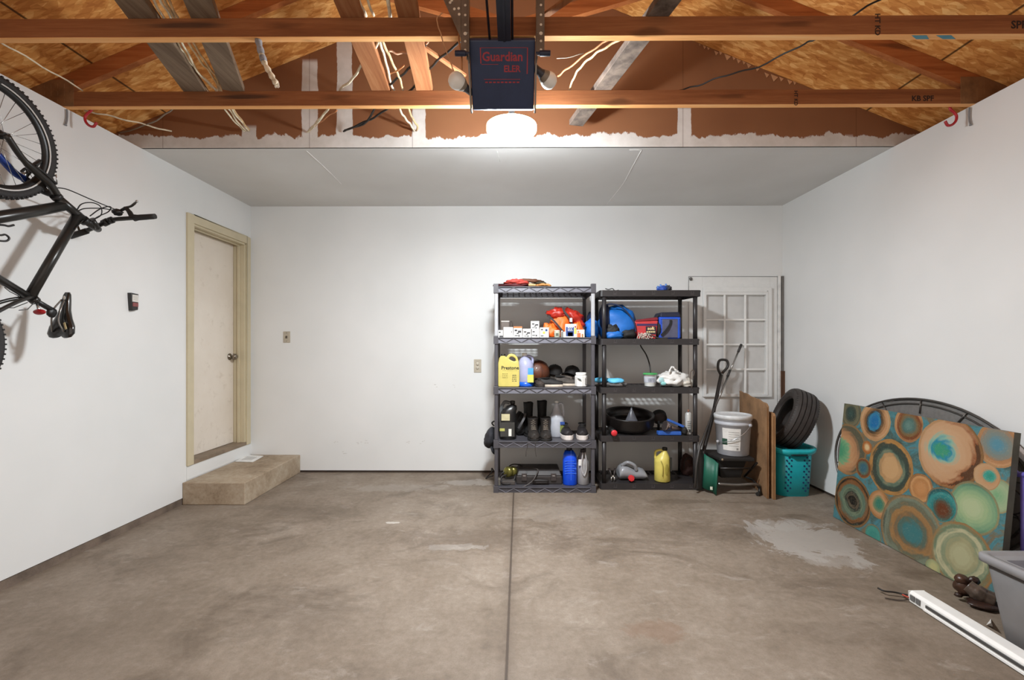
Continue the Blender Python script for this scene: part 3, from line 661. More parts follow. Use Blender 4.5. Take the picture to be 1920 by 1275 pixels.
def rack1():
    t = Thing('storage_rack', 'dark grey plastic rack with zigzag shelf edges, left of the two', 'shelving rack', ((R1X0+R1X1)/2, (R1Y0+R1Y1)/2, 0), group='plastic storage racks')
    m = M('#4a484d', .42, var=.1); dark = M('#3b393d', .5, var=.1); light = M('#a9a9ac', .42, var=.06); rec = M('#74737c', .45, var=.1)
    p = .037; bh = .056
    for k, z in enumerate(R1Z):
        mb = MB(); x0, x1, y0, y1 = R1X0, R1X1, R1Y0, R1Y1
        slotted_deck(mb, x0+.006, x1-.006, y0+.006, y1-.006, z-.016, z, [y1-.055, y1-.095, y1-.135, y1-.175])
        for i in range(14):     # ribs under the deck
            xx = x0+.05+i*(x1-x0-.1)/13; mb.box((xx-.002, y0+.01, z-.03), (xx+.002, y1-.15, z-.016))
        mb.box((x0+.01, y1-.006, z-.043), (x1-.01, y1, z)).box((x0, y0+.01, z-bh), (x0+.008, y1-.01, z)).box((x1-.008, y0+.01, z-bh), (x1, y1-.01, z))
        mb.box((x0+.01, y0, z-.009), (x1-.01, y0+.012, z)).box((x0+.01, y0, z-bh), (x1-.01, y0+.012, z-bh+.008))
        for xx in (x0, x1-p):
            for yy in (y0, y1-p): mb.box((xx-.003, yy-.003, z-bh-.004), (xx+p+.003, yy+p+.003, z+.012 if k else z+.024))
        sh = t.part('shelf', mb, m, bevel=.0015)
        t.part('edge_panel', MB().box((x0+.03, y0+.006, z-bh+.006), (x1-.03, y0+.009, z-.007)), rec if k < 3 else m, parent=sh)
        zg = MB(); n = 6; w_ = (x1-x0-2*p)/n; up = False
        for i in range(n):
            a = x0+p+i*w_
            zg.beam((a, y0+.004, z-.010), (a+w_/2, y0+.004, z-bh+.009), .006, .005, up=(0, 0, 1)).beam((a+w_/2, y0+.004, z-bh+.009), (a+w_, y0+.004, z-.010), .006, .005, up=(0, 0, 1))
        t.part('zigzag_rib', zg, dark if k < 3 else rec, parent=sh)
    for k in range(4):
        for ix, xx in enumerate((R1X0+.003, R1X1-p-.003)):
            for iy, yy in enumerate((R1Y0+.003, R1Y1-p-.003)):
                t.part('post', MB().box((xx+.002, yy+.002, R1Z[k+1]+.010), (xx+p-.002, yy+p-.002, R1Z[k]-bh)), light if (k == 0 and iy == 0) else m, bevel=.008, label='light grey top post' if (k == 0 and iy == 0) else None)
rack1()
R2Y0, R2Y1 = 4.17, 4.61
R2X0, R2X1 = px2x(1125, R2Y0), px2x(1315, R2Y0)
R2Z = [rz(p, R2Y0) for p in (545, 636, 727, 817.5, 907)]
def rack2():
    t = Thing('storage_rack', 'black plastic rack with smooth solid shelf edges, right of the two', 'shelving rack', ((R2X0+R2X1)/2, (R2Y0+R2Y1)/2, 0), group='plastic storage racks')
    m = M('#2f2c2d', .4, var=.12); b = M('#4b4748', .4)
    for k, z in enumerate(R2Z):
        x0, x1, y0, y1 = R2X0, R2X1, R2Y0, R2Y1; bh = .052
        if k: x1 -= .012; x0 += .004
        mb = MB(); slotted_deck(mb, x0+.004, x1-.004, y0+.004, y1-.004, z-.014, z, [y1-.05, y1-.088, y1-.126], sl=.036, pitch=.05)
        rr = .022
        out = [(x0+rr, y0), (x1-rr, y0), (x1-rr*.3, y0+rr*.3), (x1, y0+rr), (x1, y1-rr), (x1-rr*.3, y1-rr*.3), (x1-rr, y1), (x0+rr, y1), (x0+rr*.3, y1-rr*.3), (x0, y1-rr), (x0, y0+rr), (x0+rr*.3, y0+rr*.3)]
        cx, cy = (x0+x1)/2, (y0+y1)/2; inn = [(cx+(a-cx)*.985, cy+(c-cy)*.97) for a, c in out]; n = len(out)
        zb_ = lambda c: z-bh if c < y1-.05 else z-.040
        vv = [Vector((a, c, zb_(c))) for a, c in out]+[Vector((a, c, z+.004)) for a, c in out]+[Vector((a, c, z+.004)) for a, c in inn]+[Vector((a, c, zb_(c))) for a, c in inn]
        mb.add(vv, [(i, (i+1) % n, n+(i+1) % n, n+i) for i in range(n)]+[(n+i, n+(i+1) % n, 2*n+(i+1) % n, 2*n+i) for i in range(n)]+[(2*n+i, 2*n+(i+1) % n, 3*n+(i+1) % n, 3*n+i) for i in range(n)]+[(3*n+i, 3*n+(i+1) % n, (i+1) % n, i) for i in range(n)])
        sh = t.part('shelf', mb, m)
        for i in range(5):
            xx = x0+.12+i*(x1-x0-.2)/4.1; nb = MB(); nb.box((xx, y0-.002, z-.034), (xx+.03, y0+.001, z-.028)).box((xx+.004, y0-.003, z-.022), (xx+.007, y0+.001, z-.008)).box((xx+.026, y0-.003, z-.022), (xx+.029, y0+.001, z-.008))
            t.part('edge_notch', nb, b, parent=sh)
    for k in range(4):
        for xx in (R2X0+.042, R2X1-.045):
            for yy in (R2Y0+.028, R2Y1-.028):
                t.part('post', MB().cyl((xx, yy, R2Z[k+1]), (xx, yy, R2Z[k]-.014), .0195, n=18), m)
rack2()

# ---------------- small builders ----------------
def rrect(cx, cy, hx, hy, z, r=.35, n=6, sk=(0, 0)):
    r = min(hx, hy)*r*2 if r < 1 else min(hx, hy); r = min(r, hx, hy); out = []
    for (sx, sy, a0) in ((1, 1, 0), (-1, 1, PI/2), (-1, -1, PI), (1, -1, 1.5*PI)):
        for i in range(n+1):
            a = a0+PI/2*i/n; out.append(Vector((cx+sx*(hx-r)+r*math.cos(a), cy+sy*(hy-r)+r*math.sin(a), z)))
    return out
def jug(name, label, cat, x0, x1, yf, dep, z0, z1, body, cap, neck=.5, neck_w=.22, shoulder=.62, handle=1, capcol=None, group=None, low=None, lowmat=None, rot=0, grip=True, capr=None):
    """moulded jug: rounded body, shoulders drawn in to a neck, a loop handle and a screw cap"""
    w_, h = x1-x0, z1-z0; cx, cy = (x0+x1)/2, yf+dep/2
    t = Thing(name, label, cat, (cx, cy, z0), group=group); nx = x0+w_*neck
    Rm = Matrix.Translation((cx, cy, 0)) @ Matrix.Rotation(rot, 4, 'Z') @ Matrix.Translation((-cx, -cy, 0))
    L = [(.0, .94, .92), (.02, 1, 1), (shoulder*.55, .985, .985), (shoulder*.9, 1, 1), (shoulder, .97, .97), (shoulder+.08, .86, .85), (shoulder+.17, .58, .6), (.9, neck_w, neck_w*w_/dep), (.93, neck_w, neck_w*w_/dep)]
    rings = []
    for f, a, b in L:
        k = max(0, (f-shoulder)/(.93-shoulder)); c = cx+(nx-cx)*min(1, k*1.15)
        rings.append(rrect(c, cy, w_/2*a, dep/2*b, z0+h*f, .5 if f < shoulder+.1 else .98))
    if low:
        lo = [rrect(cx, cy, w_/2*a*1.006, dep/2*a*1.006, z0+h*f, .5) for f, a in ((0, .94), (.02, 1.0), (low, 1.0))]
    bd = t.part('body', MB().loft(rings).xf(Rm), body)
    if low: t.part('liquid', MB().loft(lo).xf(Rm), lowmat, parent=bd)
    cr = (capr or neck_w*w_/2*1.25)
    t.part('cap', MB().lathe([(cr, 0), (cr, h*.075), (cr*.9, h*.085), (0, h*.086)], (nx, cy, z0+h*.915), 20).xf(Rm), cap)
    if grip:
        hx = cx+handle*w_*.40
        pts = [(nx+handle*neck_w*w_*.35, cy, z0+h*.89), (nx+handle*w_*.28, cy, z0+h*.915), (hx-.0*w_, cy, z0+h*.86), (cx+handle*w_*.44, cy, z0+h*(shoulder+.09)), (cx+handle*w_*.40, cy, z0+h*(shoulder-.02))]
        t.part('handle', MB().tube(spline(pts, 6), w_*.075, 10).xf(Rm), body)
    t.R = Rm; return t
def label_on(t, x0, x1, yf, z0, z1, m, name='label', th=.0012, lab=None):
    return t.part(name, MB().box((x0, yf-th, z0), (x1, yf, z1)), m, label=lab)
def scribble(t, x0, x1, yf, z0, z1, m, rows=3, seed=1, par=None, name='print'):
    """rows of illegible small print as raised dashes"""
    rnd = random.Random(seed); mb = MB(); h = (z1-z0)/rows
    for r_ in range(rows):
        x = x0
        while x < x1-.002:
            l = rnd.uniform(.003, .012); l = min(l, x1-x); mb.box((x, yf-.0008, z0+h*r_+h*.25), (x+l, yf, z0+h*r_+h*.75)); x += l+rnd.uniform(.002, .006)
    return t.part(name, mb, m, parent=par)
def carton(label, x0, x1, ytop, yf, dep, z0, m, marks=(), name='light_bulb_box', cat='box', group='small cartons on the second shelf', ztop=None, seed=0):
    z1 = ztop if ztop else rz(ytop, yf)
    t = Thing(name, label, cat, ((x0+x1)/2, yf+dep/2, z0), group=group)
    t.part('carton', MB().box((x0, yf, z0), (x1, yf+dep, z1)), m, bevel=.0012)
    w_, h = x1-x0, z1-z0
    for (u0, u1, v0, v1, mm) in marks:
        t.part('printed_panel', MB().box((x0+u0*w_, yf-.001, z0+v0*h), (x0+u1*w_, yf, z0+v1*h)), mm)
    return t
def shoe(t, c, yaw, L_, W_, sole, upper, hgt=.085, shaft=None, laces=True, solez=.022, lace_m=None, opening=None, dirty=None):
    """one shoe: c = middle of the sole on the shelf, yaw 0 = toe towards the viewer (-y)"""
    R_ = Matrix.Translation(c) @ Matrix.Rotation(yaw, 4, 'Z')
    us = [0, .03, .1, .22, .38, .55, .72, .88, .97, 1]; wd = [.25, .55, .8, .98, 1, .86, .78, .8, .66, .4]
    def foot(z, k=1.0): return [Vector((W_/2*w_*k*(1 if s_ > 0 else -1), -L_/2+L_*u, z)) for s_, seq in ((1, zip(us, wd)), (-1, reversed(list(zip(us, wd))))) for u, w_ in seq]
    t.part('sole', MB().loft([foot(0, .95), foot(solez*.3), foot(solez*.9), foot(solez, .97)], smooth=False).xf(R_), sole, bevel=.002)
    hs = [.42, .5, .58, .66, .82, .98, 1, 1, .98, .9]; rings = []
    for u, w_, h_ in zip(us, wd, hs):
        hh = (hgt-solez)*h_; ww = W_/2*w_*.95; y = -L_/2+L_*min(.985, max(.015, u))
        rings.append([Vector((ww*math.cos(a)*(1-.35*max(0, math.sin(a))**2), y, solez-.002+hh*math.sin(a)**.8 if math.sin(a) > 0 else solez-.002)) for a in [PI*i/10 for i in range(11)]])
    up = t.part('upper', MB().loft(rings, closed=True).xf(R_), upper)
    op = opening or M('#131212', .9)
    if shaft:
        rr = []
        for f in (0, .25, .5, .75, 1):
            z = hgt*.6+(shaft-hgt*.6)*f; k = (1.0, .93, .9, .95, 1.02)[int(f*4)]
            rr.append([Vector((W_*.42*k*math.cos(a), L_*.2+L_*.23*k*math.sin(a), z+.004*math.sin(3*a+f*5))) for a in [2*PI*i/14 for i in range(14)]])
        t.part('shaft', MB().loft(rr, caps=False).xf(R_), upper)
        t.part('opening', MB().loft([[p+Vector((0, 0, -.012)) for p in rr[-1]], [p+Vector((0, 0, -.013)) for p in rr[-1]]]).xf(R_), op)
    else:
        t.part('opening', MB().lathe([(W_*.30, 0), (W_*.34, .004), (W_*.33, .008), (W_*.26, .006), (W_*.2, -.0), (0, -.002)], (0, L_*.24, hgt-.006), 16, sy=1.5).xf(R_), op)
    if laces:
        mb = MB(); top = shaft if shaft else hgt
        for i in range(5):
            u = .32+.06*i; y = -L_/2+L_*u; z = solez+(hgt-solez)*(.66+.34*min(1, (u-.22)/.3))+.003
            mb.tube([Vector((-W_*.2, y, z-.006)), Vector((0, y-.004, z)), Vector((W_*.2, y, z-.006))], .0024, 6)
        if shaft:
            for i in range(4):
                z = hgt+.004+(shaft-hgt)*(i+.3)/4.4; y = L_*.2-L_*.225
                mb.tube([Vector((-W_*.18, y+.012, z)), Vector((0, y-.003, z-.004)), Vector((W_*.18, y+.012, z))], .0026, 6)
        t.part('laces', mb.xf(R_), lace_m or M('#2a2725', .8))
# ================= left rack, top =================
Z1, Z2, Z3, Z4, Z5 = [z+.0005 for z in R1Z]
RED = M('#a3352c', .6, bump=.3, bscale=30); LEA = M('#b98148', .7, var=.25, bump=.4, bscale=50)
def sx(px, y): return px2x(px, y)
t = Thing('folded_red_garment', 'folded dark red and coral garment on top of the left rack', 'clothing', (sx(975, 4.2), 4.2, Z1))
t.part('dark_red_cloth', MB().blob((sx(962, 4.2), 4.22, Z1+.018), (.34, .22, .06), .3, 3, 4, flat=Z1), M('#5a2226', .75, bump=.3, bscale=30), label='dark red lower fold')
t.part('coral_cloth', MB().blob((sx(968, 4.17), 4.16, Z1+.045), (.19, .13, .055), .35, 3.4, 8, flat=Z1+.006), M('#c2463c', .65, bump=.3, bscale=30), label='coral upper fold')
t.part('brown_flap', MB().blob((sx(990, 4.2), 4.25, Z1+.068), (.26, .15, .04), .3, 2.6, 2, flat=Z1+.01), M('#6e4531', .75, bump=.3), label='brown flap')
def glove(label, c, yaw, m, cuff, sc=1.0, tilt=0):
    t = Thing('work_glove', label, 'glove', c, group='work gloves'); R_ = Matrix.Translation(c) @ Matrix.Rotation(yaw, 4, 'Z') @ Matrix.Rotation(tilt, 4, 'Y') @ Matrix.Scale(sc, 4)
    t.part('palm', MB().blob((0, 0, .014), (.10, .09, .03), .12, 2, 3).xf(R_), m)
    for i, (y, l) in enumerate(((-.033, .062), (-.011, .072), (.011, .068), (.033, .055))):
        pts = spline([(.035, y, .014), (.035+l*.5, y*1.1, .020), (.035+l*.95, y*1.15, .010)], 4)
        t.part('finger', MB().tube(pts, [.011]*(len(pts)-2)+[.010, .006], 10).xf(R_), m)
    t.part('thumb', MB().tube(spline([(-.01, -.035, .014), (.02, -.062, .018), (.05, -.07, .012)], 4), [.012]*6+[.011, .010, .006], 10).xf(R_), m)
    t.part('cuff', MB().lathe([(.036, 0), (.042, .03), (.046, .065), (.043, .066), (.038, .03)], (-.04, 0, .016), 18, axis=(-1, 0, 0), sx=1, sy=.36, cap=False).xf(R_), cuff)
glove('tan leather work glove lying palm up on top of the left rack', Vector((sx(1012, 4.14), 4.15, Z1)), PI*.02, LEA, M('#d2b07e', .8), 1.0)
glove('dark green brown work glove stacked on the tan glove', Vector((sx(1008, 4.2), 4.24, Z1+.036)), PI*.03, M('#3f3a2c', .75, bump=.3), M('#d9d2c4', .8), .8)
# ================= left rack, second shelf =================
WH = M('#e9e6e1', .5, var=.04); CRM = M('#e6dccb', .5); INK = M('#3b3a3c', .6); ORB = M('#dd7a45', .5); BLU = M('#2f62b8', .45); YLW = M('#d8c25a', .5)
yb = 4.115
ink1 = ((.12, .42, .55, .72, INK), (.5, .9, .42, .62, INK), (.35, .6, .3, .42, INK), (.12, .5, .12, .2, INK), (.55, .7, .05, .25, INK))
carton('open white carton end at the far left of the second shelf', sx(934.5, yb), sx(943, yb), 619, yb, .05, Z2, WH, ((.1, .5, .6, .8, INK), (.2, 1, .0, .25, INK)))
carton('blank white square carton, widest on the second shelf', sx(944, yb), sx(962, yb), 613.5, yb, .09, Z2, WH, ((.78, .92, .45, .62, M('#8f8c88', .6)),), name='white_carton')
carton('white bulb carton with an orange top band on the second shelf', sx(963, yb), sx(979, yb), 612, yb, .08, Z2, WH, ink1+((0, 1, .84, 1.0, ORB),))
carton('short white bulb carton between the orange topped carton and the stacked pair', sx(980.5, yb), sx(995.5, yb), 616.5, yb, .08, Z2, WH, ink1)
zc = rz(617, yb)
carton('lower white bulb carton of the stacked pair', sx(997, yb), sx(1011.5, yb), 617, yb, .08, Z2, WH, ((.1, .4, .6, .75, INK), (.05, .45, .2, .3, INK), (.5, .7, .12, .32, INK)))
carton('upper white bulb carton of the stacked pair', sx(995.5, yb), sx(1011, yb), 602, yb, .08, zc+.0005, WH, ink1, ztop=rz(602, yb))
carton('white bulb carton with a blue and yellow picture, right of the stacked pair', sx(1012.5, yb), sx(1029, yb), 614, yb, .08, Z2, WH, ((.1, .35, .72, .85, INK), (.6, .85, .6, .85, M('#34507e', .5)), (.3, .6, .35, .6, YLW), (.5, .9, .05, .4, M('#c9cfe6', .5)), (.08, .4, .1, .2, INK)))
def can(label, name, pxc, wpx, ytop, yf, z0, m, capm, cat, marks=None, neck=.75, group=None):
    r = wpx/2*yf/F; x = sx(pxc, yf); z1 = rz(ytop, yf); h = z1-z0
    t = Thing(name, label, cat, (x, yf+r, z0), group=group)
    t.part('body', MB().lathe([(r*.93, 0), (r, h*.03), (r, h*.8), (r*.97, h*.82)], (x, yf+r, z0), 20), m)
    t.part('lid', MB().lathe([(r*neck, 0), (r*neck, h*.16), (r*neck*.9, h*.18), (0, h*.181)], (x, yf+r, z0+h*.82), 20), capm)
    if marks: t.part('print', MB().box((x-r*.5, yf-.001, z0+h*.2), (x+r*.4, yf+r*.2, z0+h*.6)), marks)
    return t
can('small greenish white tin before the orange life vest', 'small_tin', 1045, 11, 619, 4.12, Z2, M('#b9bda8', .45), M('#d8d9cc', .4), 'tin', M('#5b5f52', .6), .98)
can('tiny clear grey bottle with a white cap on the second shelf', 'small_bottle', 1054, 5, 620, 4.13, Z2, M('#87857f', .3), WH, 'bottle', None, .6)
carton('tiny white packet left of the blue and white pack', sx(1056.5, yb), sx(1060.5, yb), 622, yb, .04, Z2, WH, name='white_packet', cat='packet')
t = carton('white packet with a big dark blue and light blue panel', sx(1060.5, yb), sx(1081, yb), 607.5, yb, .06, Z2, WH, ((.03, .76, .08, .78, M('#23407f', .45)), (.2, .66, .08, .38, M('#3d8fd6', .45)), (.78, .98, .25, .7, YLW), (.82, .96, .72, .85, M('#8a3f3a', .5))), name='blue_white_packet', cat='packet')
scribble(t, t.base.x-.03, t.base.x+.015, yb-.001, Z2+.055, Z2+.095, WH, 3, 4, name='white_lettering')
carton('cream carton with an orange bottle picture at the right end of the second shelf', sx(1081.5, yb), sx(1096, yb), 618, yb, .06, Z2, CRM, ((.05, .5, .02, .55, M('#c7683d', .5)), (.62, .85, .02, .45, M('#a3784f', .5)), (.1, .3, .6, .85, M('#cf8b5f', .5))), name='cream_carton')
# grey plastic case with a hook behind the cartons
t = Thing('grey_plastic_case', 'brown grey plastic case with a hook loop behind the white cartons', 'case', (sx(948, 4.4), 4.4, Z2))
x0, x1 = sx(940, 4.4), sx(955, 4.4)
t.part('body', MB().box((x0, 4.36, Z2), (x1, 4.46, rz(604, 4.4))), M('#6e625a', .5), bevel=.004)
t.part('top_edge', MB().box((x0, 4.355, rz(604, 4.4)), (x1, 4.46, rz(602, 4.4))), M('#c9c2bb', .5), label='pale top edge')
t.part('hook', MB().tube(spline([(x1+.012, 4.4, Z2), (x1+.012, 4.4, rz(606, 4.4)), (x1+.022, 4.4, rz(602, 4.4)), (x1+.03, 4.4, rz(606, 4.4)), (x1+.03, 4.4, rz(614, 4.4))], 5), .004, 8), M('#4a423d', .5))
# dark round helmet behind
t = Thing('dark_helmet', 'dark brown round helmet behind the white cartons, left of the life vest', 'helmet', (sx(1018, 4.42), 4.42, Z2))
hc = Vector((sx(1020, 4.42), 4.42, Z2+.055))
t.part('shell', MB().lathe([(.088, -.05), (.092, -.01), (.088, .03), (.072, .062), (.045, .083), (.02, .092), (0, .094)], hc, 26, sy=1.15), M('#3a302b', .35, coat=.2))
t.part('rim', MB().lathe([(.09, -.052), (.096, -.048), (.096, -.036), (.091, -.032)], hc, 26, sy=1.15, cap=False), M('#191615', .5))
for i in range(3): t.part('vent', MB().blob(hc+Vector((-.03+.03*i, -.074+.01*abs(i-1), .052)), (.012, .02, .035), 0, 1, 1), M('#0f0d0c', .7), label='black vent slot')
# orange / red life vest
t = Thing('orange_life_vest', 'crumpled bright orange and red life vest with black straps', 'life vest', (sx(1050, 4.3), 4.3, Z2))
OR = M('#f06a1e', .55, var=.1, bump=.35, bscale=22); RD = M('#b02a1c', .4, var=.2, bump=.3, bscale=22)
t.part('orange_panel', MB().blob((sx(1050, 4.3), 4.3, Z2+.085), (.22, .17, .26), .28, 2.1, 11, flat=Z2), OR, label='bright orange panel')
t.part('orange_panel', MB().blob((sx(1031, 4.23), 4.23, Z2+.05), (.15, .10, .15), .32, 2.4, 5, flat=Z2), OR, label='bright orange lower fold')
t.part('orange_panel', MB().blob((sx(1083, 4.25), 4.25, Z2+.06), (.1, .12, .17), .25, 2.4, 6, flat=Z2), OR, label='bright orange right fold')
t.part('red_panel', MB().blob((sx(1045, 4.3), 4.3, Z2+.225), (.17, .14, .10), .42, 2.8, 7), RD, label='glossy dark red top')
t.part('red_panel', MB().blob((sx(1074, 4.31), 4.29, Z2+.19), (.21, .13, .12), .42, 2.8, 9, R=Matrix.Rotation(.55, 3, 'Y')), RD, label='glossy dark red flap')
def strap(pts, w_=.022, th=.003, k=6):
    P = spline(pts, k); mb = MB()
    for a, b in zip(P, P[1:]): mb.beam(a, b+(b-a)*.1, w_, th, up=(0, -1, 0))
    return mb
t.part('strap', strap([Y(1028, 592, 4.21), Y(1040, 603, 4.18), Y(1050, 615, 4.17), Y(1056, 622, 4.17)], .018), M('#1d1a19', .7), label='black webbing strap')
t.part('strap', strap([Y(1055, 576, 4.22), Y(1059, 585, 4.2), Y(1066, 594, 4.19), Y(1071, 603, 4.19), Y(1075, 612, 4.19)], .018), M('#1d1a19', .7), label='black webbing strap')
t.part('buckle', MB().box(Y(1068, 596, 4.175), Y(1073, 604, 4.185)), M('#b9b9bd', .4), bevel=.003, label='pale buckle')
# ================= left rack, third shelf =================
def antifreeze(label, x0, x1, yf, dep, z0, z1, body, capm, rot=0, letter=None):
    """flat sided jug with a rounded top, thumb hole handle and corner spout"""
    t = Thing('antifreeze_jug', label, 'jug', ((x0+x1)/2, yf+dep/2, z0)); w_, h = x1-x0, z1-z0; cx = (x0+x1)/2
    out = []
    def pt(u, v): return Vector((x0+u*w_, 0, z0+v*h))
    o = [(.03, 0), (.97, 0), (1, .04), (1, .55), (.97, .76), (.9, .89), (.78, .97), (.62, 1.0), (.5, .985), (.42, .93), (.37, .88), (.33, .93), (.12, .93), (.05, .86), (0, .7), (0, .04)]
    hole = [(.50, .845), (.56, .90), (.68, .91), (.80, .85), (.84, .78), (.74, .765), (.60, .80)]
    bm = bmesh.new(); y0_, y1_ = yf, yf+dep
    ov = [bm.verts.new((x0+u*w_, y0_, z0+v*h)) for u, v in o]; hv = [bm.verts.new((x0+u*w_, y0_, z0+v*h)) for u, v in hole]
    ed = [bm.edges.new((ov[i], ov[(i+1) % len(ov)])) for i in range(len(ov))]+[bm.edges.new((hv[i], hv[(i+1) % len(hv)])) for i in range(len(hv))]
    fl = bmesh.ops.triangle_fill(bm, use_beauty=True, use_dissolve=False, edges=ed)
    ex = bmesh.ops.extrude_face_region(bm, geom=bm.faces[:])
    for v_ in [g for g in ex['geom'] if isinstance(g, bmesh.types.BMVert)]: v_.co.y = y1_
    bm.verts.index_update(); mb = MB(); mb.add([v_.co.copy() for v_ in bm.verts], [[v_.index for v_ in f.verts] for f in bm.faces]); bm.free()
    t.part('body', mb, body, bevel=.012, bseg=3)
    t.part('cap', MB().lathe([(w_*.11, 0), (w_*.11, h*.05), (0, h*.052)], pt(.22, .93)+Vector((0, yf+dep/2, 0)), 18), capm)
    return t, pt
x0, x1 = sx(934, 4.15), sx(974, 4.15)
t, pt = antifreeze('pale yellow antifreeze jug with black Prestone lettering', x0, x1, 4.15, .12, Z3, rz(663, 4.15), M('#cbbb66', .4, var=.06), M('#2b2926', .5))
f_ = lambda u, v: Vector((x0+u*(x1-x0), 4.149, Z3+v*(rz(663, 4.15)-Z3)))
t.part('lettering', text_mb('Prestone', .044, f_(.56, .57), (1, 0, 0), (0, 0, 1), bold=True), M('#1d1c18', .5), label='bold black lettering')
scribble(t, f_(.2, 0).x, f_(.9, 0).x, 4.15, f_(0, .48).z, f_(0, .50).z, M('#6e6738', .6), 1, 3)
scribble(t, f_(.2, 0).x, f_(.45, 0).x, 4.15, f_(0, .25).z, f_(0, .42).z, M('#8a7f3f', .6), 3, 7)
scribble(t, f_(.66, 0).x, f_(.86, 0).x, 4.15, f_(0, .15).z, f_(0, .38).z, M('#3b3a30', .6), 4, 9)
CLR = M('#a6a8c6', .3, var=.05)
x0, x1 = sx(971, 4.2), sx(1001, 4.2)
t = jug('washer_fluid_jug', 'pale violet white gallon jug with blue fluid in its base', 'jug', x0, x1, 4.17, .15, Z3, rz(662, 4.2), CLR, WH, neck=.42, neck_w=.26, shoulder=.66, handle=1, low=.14, lowmat=M('#1f5fd0', .3))
t.part('label', MB().box((x1-.055, 4.167, Z3+.07), (x1-.006, 4.171, Z3+.17)), M('#4d9bd0', .4), label='light blue label'); t.part('label', MB().box((x1-.06, 4.166, Z3+.04), (x1-.004, 4.17, Z3+.11)), M('#cfcf62', .4), label='yellow green label')
# brown ball
t = Thing('brown_basketball', 'worn brown basketball behind the washer fluid jug', 'ball', (sx(1007, 4.38), 4.38, Z3)); bc = Vector((sx(1007, 4.38), 4.38, Z3+.122))
t.part('ball', MB().lathe([(.12*math.cos(a), .12*math.sin(a)) for a in [-PI/2+PI*i/20 for i in range(21)]], bc, 32), M('#5e3320', .38, var=.2, bump=.25, bscale=300, coat=.2))
mb = MB()
for (ax, an) in (('X', .5), ('Y', .35), ('Z', 0)):
    R_ = Matrix.Rotation(an, 3, 'Z') @ Matrix.Rotation(.5, 3, 'X') @ (Matrix.Rotation(PI/2, 3, ax) if ax != 'Z' else Matrix.Identity(3))
    mb.tube([bc+R_ @ Vector((.1203*math.cos(a), .1203*math.sin(a), 0)) for a in [2*PI*i/40 for i in range(40)]], .0016, 5, closed=True)
t.part('seam', mb, M('#2a1710', .6))
# dark footwear heap and caps
BLKF = M('#232120', .7, var=.3, bump=.3); GRYF = M('#4d4640', .75, var=.3, bump=.4, bscale=40)
def footwear(label, c, yaw, L_, W_, sole, up, name='shoe', group=None, **kw):
    t = Thing(name, label, 'shoe', c, group=group); shoe(t, Vector(c), yaw, L_, W_, sole, up, **kw); return t
footwear('small dark brown shoe peeking out before the brown ball', (sx(1011, 4.2), 4.2, Z3), .15, .2, .085, M('#2c2522', .7), M('#3c322d', .7, bump=.3), hgt=.075)
footwear('dark grey shoe with a pale rubber sole, left of the pair by the white jar', (sx(1033, 4.22), 4.19, Z3), PI/2+.1, .22, .09, M('#cdbfae', .6, var=.25), BLKF, hgt=.08, group='pale soled dark shoes')
footwear('dark grey shoe with a pale rubber sole, right beside the white jar', (sx(1062, 4.22), 4.3, Z3), PI/2-.15, .21, .09, M('#cdbfae', .6, var=.25), GRYF, hgt=.085, group='pale soled dark shoes')
footwear('brown grey canvas shoe lying on the heap behind the pale soled pair', (sx(1052, 4.4), 4.42, Z3+.03), PI/2-.5, .25, .09, M('#3a332e', .7), M('#5b524a', .75, var=.3, bump=.4), hgt=.09)
def cap_hat(label, c, yaw, m, tilt=0, sc=1.0, cat='cap'):
    t = Thing('baseball_cap', label, cat, c, group='dark baseball caps'); R_ = Matrix.Translation(c) @ Matrix.Rotation(yaw, 4, 'Z') @ Matrix.Rotation(tilt, 4, 'X') @ Matrix.Scale(sc, 4)
    t.part('crown', MB().lathe([(.085, 0), (.087, .03), (.08, .065), (.06, .092), (.03, .106), (0, .11)], (0, 0, 0), 24, sy=1.15, cap=False).xf(R_), m)
    br = [[Vector((.078*math.cos(a)*(1+.02*k), -.085-.07*k*max(0, math.sin(a))**.7-.02, -.004-.02*k*abs(math.cos(a))+dz)) for a in [PI*i/12 for i in range(13)]] for k, dz in ((0, 0), (1, 0), (1, .004), (0, .004))]
    t.part('brim', MB().loft(br, closed=False, caps=False).xf(R_), m)
    t.part('button', MB().lathe([(.008, 0), (.006, .005), (0, .006)], (0, 0, .109), 10).xf(R_), m)
cap_hat('black cap on the shoe heap, directly right of the brown ball', Vector((sx(1040, 4.46), 4.46, Z3+.105)), .6, BLKF, .15, .8)
cap_hat('black cap on the shoe heap, nearer the rack post', Vector((sx(1073, 4.44), 4.46, Z3+.09)), -.5, M('#1b1a1a', .7, bump=.3), -.25, .85)
x = sx(1091, 4.15)
t = Thing('white_plastic_jar', 'white plastic jar with a grey leaf mark at the right end of the third shelf', 'jar', (x, 4.2, Z3))
h = rz(699, 4.15)-Z3
t.part('body', MB().lathe([(.05, 0), (.057, .006), (.057, h*.74), (.05, h*.8)], (x, 4.205, Z3), 8, smooth=False), WH, bevel=.006)
t.part('lid', MB().lathe([(.047, 0), (.049, .004), (.049, h*.17), (.045, h*.2), (0, h*.2)], (x, 4.205, Z3+h*.8), 24), WH)
t.part('leaf_mark', MB().prism([(x-.045, Z3+h*.66), (x-.01, Z3+h*.56), (x+.0, Z3+h*.38), (x-.025, Z3+h*.48)], 4.148, 4.153), M('#59605a', .5), label='dark grey leaf mark')
t.part('side_mark', MB().box((x+.03, 4.152, Z3+h*.2), (x+.045, 4.17, Z3+h*.62)), M('#77726e', .5), label='grey side mark')
